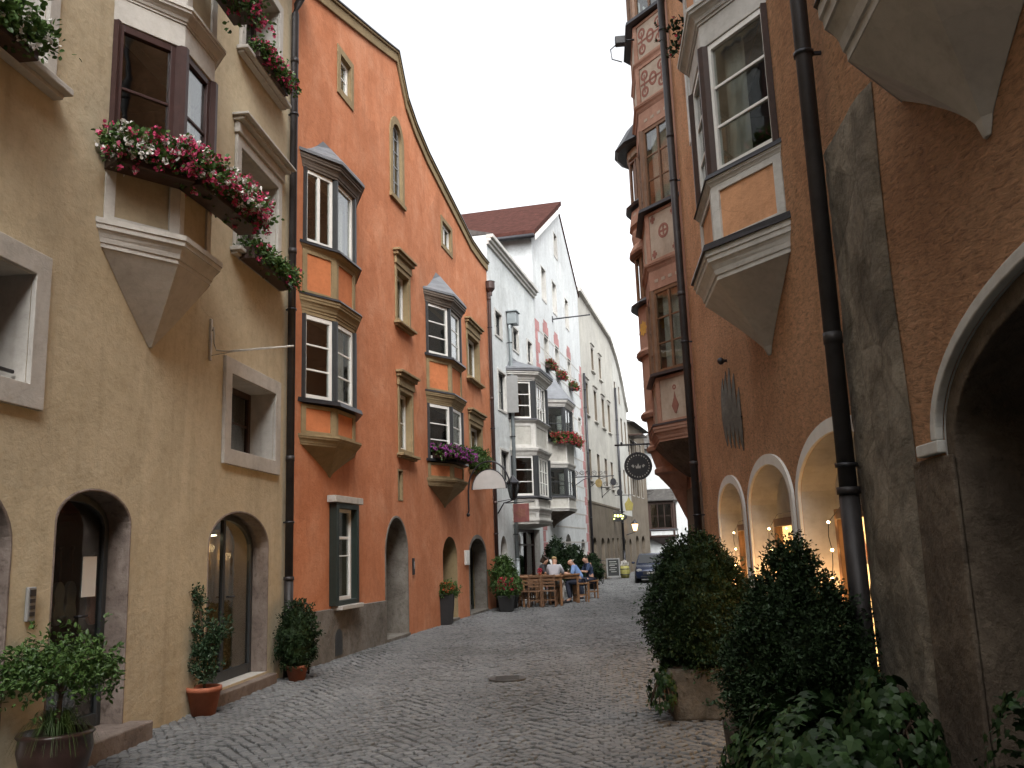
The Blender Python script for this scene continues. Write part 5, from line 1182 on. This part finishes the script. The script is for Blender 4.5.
def skin(name,verts,edges,rad,mat,parent,root=0,sub=2):
    me=bpy.data.meshes.new(name); me.from_pydata(verts,edges,[]); me.materials.append(M(mat)); o=bpy.data.objects.new(name,me); COL.objects.link(o); o.parent=parent
    s=o.modifiers.new('skin','SKIN'); s.use_smooth_shade=True
    for i,d in enumerate(me.skin_vertices[0].data):
        r=rad[i]; d.radius=(r,r) if not isinstance(r,tuple) else r; d.use_root=(i==root)
    b=o.modifiers.new('sub','SUBSURF'); b.levels=sub; b.render_levels=sub; return o
def person(loc,rz,label,shirt,trous,hair,seat=.60,lean=.25,standing=False,longhair=False,armup=.0,bald=False):
    """x = the way they face"""
    e=empty('person',loc,rz,label,'person','people at the cafe'); hz=seat if not standing else .92
    sx=math.sin(lean); cz=math.cos(lean); T_=lambda u,y,f=0:(u*sx+f*cz, y, hz+u*cz-f*sx)
    V=[];E=[];Rd=[]
    def v(p,r,par=None):
        V.append(p); Rd.append(r)
        if par is not None: E.append((par,len(V)-1))
        return len(V)-1
    pel=v((0,0,hz+.05),(.15,.12)); ab=v(T_(.22,0),(.135,.11),pel); ch=v(T_(.42,0),(.155,.12),ab); nb=v(T_(.52,0),.065,ch); nk=v(T_(.57,0,.02),.062,nb)
    hd=v(T_(.635,0,.04),(.082,.088),nk); hm=v(T_(.69,0,.035),(.092,.105),hd); ht=v(T_(.75,0,.03),(.07,.08),hm); ns=v(T_(.665,0,.135),.014,hm)
    arms=[];legs=[]
    for s in (-1,1):
        sh=v(T_(.50,s*.17),.062,ch); el=v(T_(.30,s*.24,.16),.044,sh)
        wr=(el and (T_(.30,s*.24,.16)[0]+.22, s*.16, max(T_(.30,s*.24,.16)[2]+.02+armup,.88 if not standing else .9)))
        wr=v(wr,.030,el); p=V[wr]; pm=v((p[0]+.07,p[1]-s*.01,p[2]-.005),(.035,.018),wr)
        for q in range(4): 
            f1=v((p[0]+.115,p[1]-s*.01+(q-1.5)*.02,p[2]-.012),.010,pm); v((p[0]+.15-.012*abs(q-1.3),p[1]-s*.01+(q-1.5)*.022,p[2]-.035),.008,f1)
        v((p[0]+.07,p[1]-s*.055,p[2]-.01),.010,pm)
        hp=v((.02,s*.10,hz),.095,pel)
        if standing: kn=v((.03,s*.11,.48),.062,hp); an=v((-.02,s*.12,.09),.042,kn)
        else: kn=v((.44,s*.14,hz+.02),.066,hp); an=v((.36,s*.14,.10),.044,kn)
        a=V[an]; ft=v((a[0]+.16,a[1]+s*.02,.035),(.04,.03),an); arms.append((sh,el,wr)); legs.append((hp,kn,an,ft))
    skin('body',V,E,Rd,'skin',e)
    # clothes: slightly larger sleeves over the same joints
    SV=[V[pel],V[ab],V[ch],T_(.53,0)]; SE=[(0,1),(1,2),(2,3)]; SR=[(.168,.135),(.155,.13),(.175,.14),.085]
    for sh,el,wr in arms:
        b=len(SV); SV+=[V[sh],V[el]]; SE+=[(2,b),(b,b+1)]; SR+=[.078,.060]
    skin('shirt',SV,SE,SR,shirt,e)
    TV=[(0,0,hz+.08)]; TE=[]; TR=[(.165,.13)]
    for hp,kn,an,ft in legs:
        b=len(TV); a=V[an]; TV+=[V[hp],V[kn],(a[0],a[1],a[2]+.02)]; TE+=[(0,b),(b,b+1),(b+1,b+2)]; TR+=[.112,.082,.064]
    skin('trousers',TV,TE,TR,trous,e)
    for hp,kn,an,ft in legs:
        m=MB(); a=V[ft]; m.lathe([(.04,-.03),(.055,-.005),(.045,.045),(.02,.06)],(a[0]-.03,a[1],.032),10); m.box(a[0]-.17,a[0]+.06,a[1]-.042,a[1]+.042,.003,.06); m.build('shoe','shirt_dark',e,bevel=.015)
    c=T_(.77,0,.03)
    HV=[T_(.70,0,-.02),T_(.78,0,.03)]; HE=[(0,1)]; HR=[(.108,.10),(.075,.08)]
    if longhair: HV+=[T_(.60,0,-.05)]; HE+=[(0,2)]; HR+=[(.09,.06)]
    if bald: HV=[T_(.655,0,-.03),T_(.71,0,-.02)]; HR=[(.095,.085),(.085,.08)]
    skin('hair',HV,HE,HR,hair,e)
    m=MB()
    for s in (-1,1): p=T_(.695,s*.034,.105); m.ball(p,.010,6)
    m.build('eyes','hair_dark',e)
    return e
person((1.90,27.62,0),R(172),'man in light blue shirt leaning over the cafe table','shirt_blue','trousers_dark','hair_grey',.60,.42,bald=True)
person((1.05,27.0,0),R(75),'blond woman in grey top seated with her back to the street','shirt_grey','trousers_pale','hair_blond',.60,.15)
person((.72,28.1,0),R(-20),'person in black behind the table holding a white menu','shirt_dark','trousers_dark','hair_dark',.60,.12,longhair=True,armup=.12)
person((2.35,29.6,0),R(195),'person in dark navy jacket seated farthest up the street','jacket_navy','trousers_dark','hair_dark',.58,.2)
stool((.72,28.1,0),R(-20),'wooden stool under the person in black'); stool((2.35,29.6,0),R(15),'wooden stool under the person in navy')
e=empty('menu_card',(1.10,27.83,1.02),R(-20),'white folded menu held up over the table','menu'); m=MB(); m.box(-.006,.006,-.11,.11,-.02,.30); o=m.build('sheet','paper',e); o.rotation_euler=(0,R(-25),0)
for (x,y,lab) in ((1.30,27.62,'tall drinking glass in front of the man in blue'),(1.02,27.82,'drinking glass beside the menu card'),(1.52,27.86,'drinking glass at the far table corner')):
    e=empty('drinking_glass',(x,y,.862),0,lab,'glass'); m=MB(); m.lathe([(.028,0),(.036,.13),(.034,.13),(.026,.008)],(0,0,0),12); m.build('glass','pane_glass',e); m=MB(); m.lathe([(.024,.009),(.030,.09),(.001,.091)],(0,0,0),12); m.build('drink','fresco_gold',e)
e=empty('table_flowers',(.62,26.6,.862),0,'little pot of red flowers on the empty cafe table','flowers'); m=MB(); m.lathe([(.04,0),(.055,.09),(.05,.085)],(0,0,0),12); m.build('pot','terracotta',e); p=rvec(60)*.06+np.array([0,0,.13]); leaves_mesh('blossoms',p,rvec(60),rvec(60),.04,'petal_red',e,.9)
# chalk board, bicycle, barrel, car
e=empty('chalkboard',(4.86,46.6,0),R(-4),'standing black chalkboard with pale frame on the far cobbles','chalkboard')
m=MB(); m.box(-.28,.28,-.012,.012,.16,.98); b_=m.build('board','chalk_black',e)
m=MB(); m.band(rect(-.34,.34,.10,1.04),rect(-.28,.28,.16,.98),-.02,.02,True); m.build('frame','grey_paint',e); m=MB()
for z,a,b in ((.85,-.2,.16),(.74,-.18,.2),(.66,-.21,.08),(.55,-.15,.18),(.45,-.2,.1),(.35,-.12,.15)): m.box(a,b,-.016,-.0125,z,z+.025)
m.build('chalk_lines','chalk_mark',e)
for x in (-.3,.3):
    m=MB(); m.tube([(x,0,.1),(x,0,0)],.02,6); m.tube([(x,.02,1.0),(x,.4,0)],.015,6); m.build('leg','grey_paint',e)
e=empty('barrel_planter',(5.55,47.5,0),0,'olive green barrel planter with white flowers near the chalkboard','planter'); m=MB(); m.lathe([(.2,0),(.27,.25),(.27,.4),(.22,.62)],(0,0,0),16); m.build('barrel','olive_paint',e)
m=MB(); m.lathe([(.255,.16),(.262,.2)],(0,0,0),16); m.lathe([(.272,.44),(.262,.48)],(0,0,0),16); m.build('hoops','dark_metal',e)
p=rvec(200)*.16+np.array([0,0,.72]); leaves_mesh('blossoms',p,rvec(200),rvec(200),.08,'petal_white',e,.9)
e=empty('bicycle',(3.62,40.3,0),R(76),'dark bicycle leaning at the grey house front','bicycle')
for x in (-.52,.52):
    m=MB(); m.tube([(x+.33*math.cos(t),0,.34+.33*math.sin(t)) for t in np.linspace(0,2*math.pi,25)],.018,6); w=m.build('wheel','tyre',e)
    m=MB()
    for k in range(12): t=math.pi*k/12; m.tube([(x+.32*math.cos(t),0,.34+.32*math.sin(t)),(x-.32*math.cos(t),0,.34-.32*math.sin(t))],.002,3)
    m.build('spokes','zinc',w)
m=MB(); 
for a,b in (((-.52,0,.34),(-.1,0,.30)),((-.1,0,.30),(-.22,0,.86)),((-.52,0,.34),(-.2,0,.78)),((-.1,0,.30),(.36,0,.80)),((-.2,0,.78),(.35,0,.86)),((.34,0,.95),(.52,0,.34))): m.tube([a,b],.018,6)
m.build('frame','dark_metal',e); m=MB(); m.tube([(.34,0,.95),(.33,0,1.02)],.015,6); m.tube([(.25,-.26,1.0),(.33,0,1.04),(.25,.26,1.0)],.013,6); m.build('handlebar','dark_metal',e); m=MB(); m.loft([[(-.36,-.07,.88),(-.36,.07,.88),(-.10,.02,.89),(-.10,-.02,.89)],[(-.36,-.06,.93),(-.36,.06,.93),(-.10,.015,.92),(-.10,-.015,.92)]]); m.build('saddle','black_plastic',e,bevel=.015)
def car(loc,rz):
    e=empty('parked_car',loc,rz,'dark blue hatchback facing the camera at the far street end','car'); e.scale=(.92,.92,.86)   # faces -y
    st=[(-2.0,.30,.62,.66),(-1.95,.24,.70,.78),(-1.5,.20,.86,.84),(-.95,.18,.94,.86),(-.2,.18,.97,.87),(1.2,.18,.98,.87),(1.85,.22,.95,.82),(2.0,.34,.80,.72)]
    m=MB(); rings=[]
    for y,z0,z1,w in st: rings.append([(-w*.92,y,z0),(-w,y,z0+.18),(-w,y,(z0+z1)/2+.08),(-w*.93,y,z1),(w*.93,y,z1),(w,y,(z0+z1)/2+.08),(w,y,z0+.18),(w*.92,y,z0)])
    m.loft(rings,True,True); m.build('body','car_blue',e,bevel=.02)
    m=MB(); cab=[(-.95,.95,.94,.80),(-.25,1.42,.97,.66),(.2,1.48,.97,.64),(1.2,1.44,.97,.64),(1.85,1.0,.95,.74)]
    rings=[[(-.80,y,zb-.02),(-w,y,zt),(w,y,zt),(.80,y,zb-.02)] for y,zt,zb,w in cab]; m.loft(rings,True,True); m.build('cabin','car_blue',e,bevel=.03)
    m=MB(); m.add([(-.72,-.90,1.0),(.72,-.90,1.0),(.62,-.30,1.40),(-.62,-.30,1.40),(-.72,-.93,.99),(.72,-.93,.99),(.62,-.34,1.41),(-.62,-.34,1.41)],[(0,1,2,3),(4,5,6,7),(0,1,5,4),(1,2,6,5),(2,3,7,6),(3,0,4,7)]); m.build('windscreen','pane_dark',e)
    for sx in (-1,1):
        m=MB(); m.add([(sx*.785,-.55,1.0),(sx*.785,1.3,1.0),(sx*.665,1.1,1.38),(sx*.665,-.05,1.38),(sx*.80,-.55,1.0),(sx*.80,1.3,1.0),(sx*.69,1.1,1.385),(sx*.69,-.05,1.385)],[(0,1,2,3),(4,5,6,7),(0,1,5,4),(1,2,6,5),(2,3,7,6),(3,0,4,7)]); m.build('side_window','pane_dark',e)
        m=MB(); m.loft([[(sx*.62+.14*math.cos(t),-1.985+abs(math.cos(t))*.02,.66+.07*math.sin(t)) for t in np.linspace(0,2*math.pi,15)[:-1]],[(sx*.62+.13*math.cos(t),-2.0,.66+.06*math.sin(t)) for t in np.linspace(0,2*math.pi,15)[:-1]]]); m.build('headlight','emblem_pale',e)
        m=MB(); m.ball((sx*.95,-.55,1.02),.09,8,.7); m.build('mirror','car_blue',e)
        for y in (-1.25,1.3):
            m=MB(xf=lambda q,sx=sx,y=y:(sx*.76+q[2],y+q[0],.31+q[1])); m.lathe([(.24,-.1),(.31,-.09),(.31,.09),(.24,.1)],(0,0,0),20); w=m.build('wheel','tyre',e); m=MB(xf=lambda q,sx=sx,y=y:(sx*.76+sx*q[2],y+q[0],.31+q[1])); m.lathe([(.22,.06),(.22,.105),(.05,.112)],(0,0,0),10); m.build('rim','zinc',w)
    m=MB(); m.box(-.45,.45,-2.012,-1.98,.44,.60); m.box(-.55,.55,-2.01,-1.985,.30,.38); m.build('grille','black_plastic',e); m=MB(); m.box(-.26,.26,-2.02,-2.013,.46,.56); m.build('number_plate','emblem_pale',e)
car((6.15,41.5,0),R(-10))

# ------------------------------------------------------------------ light, sky, camera
w=bpy.data.worlds.new('World'); S.world=w; w.use_nodes=True; nt=w.node_tree; bg=nt.nodes['Background']
sky=nt.nodes.new('ShaderNodeTexSky'); sky.sky_type='NISHITA'; sky.sun_disc=False; sky.sun_elevation=R(48); sky.sun_rotation=R(168); sky.air_density=1.0; sky.dust_density=4.0; sky.ozone_density=1.0
hs=nt.nodes.new('ShaderNodeHueSaturation'); hs.inputs['Saturation'].default_value=.10
nt.links.new(sky.outputs[0],hs.inputs['Color']); nt.links.new(hs.outputs[0],bg.inputs['Color']); bg.inputs['Strength'].default_value=.15
sl=bpy.data.lights.new('sun','SUN'); sl.energy=.5; sl.angle=R(40); sl.color=(1,.96,.9); so=bpy.data.objects.new('sun',sl); COL.objects.link(so)
az=R(168); el=R(48); dv=Vector((math.sin(az)*math.cos(el),math.cos(az)*math.cos(el),math.sin(el))); so.rotation_euler=dv.to_track_quat('Z','Y').to_euler(); so.location=(0,0,40)
cd=bpy.data.cameras.new('camera'); co_=bpy.data.objects.new('camera',cd); COL.objects.link(co_); S.camera=co_
cd.sensor_width=36; cd.lens=890/1024*36; cd.clip_end=2000; cd.clip_start=.05
from mathutils import Matrix
p_=R(10.6); a_=R(2.0); U0=Vector((0,-math.sin(p_),math.cos(p_))); R0=Vector((1,0,0)); Fw=Vector((0,math.cos(p_),math.sin(p_)))
Rv=R0*math.cos(a_)-U0*math.sin(a_); Uv=R0*math.sin(a_)+U0*math.cos(a_)
co_.matrix_world=Matrix(((Rv.x,Uv.x,-Fw.x,0),(Rv.y,Uv.y,-Fw.y,0),(Rv.z,Uv.z,-Fw.z,1.6),(0,0,0,1)))
S.render.engine='CYCLES'; S.render.resolution_x=1024; S.render.resolution_y=768
S.view_settings.view_transform='Standard'; S.view_settings.look='None'; S.view_settings.exposure=1.58; S.view_settings.gamma=1
S.cycles.max_bounces=8; S.cycles.transparent_max_bounces=12; S.cycles.caustics_reflective=False; S.cycles.caustics_refractive=False; S.cycles.sample_clamp_indirect=4
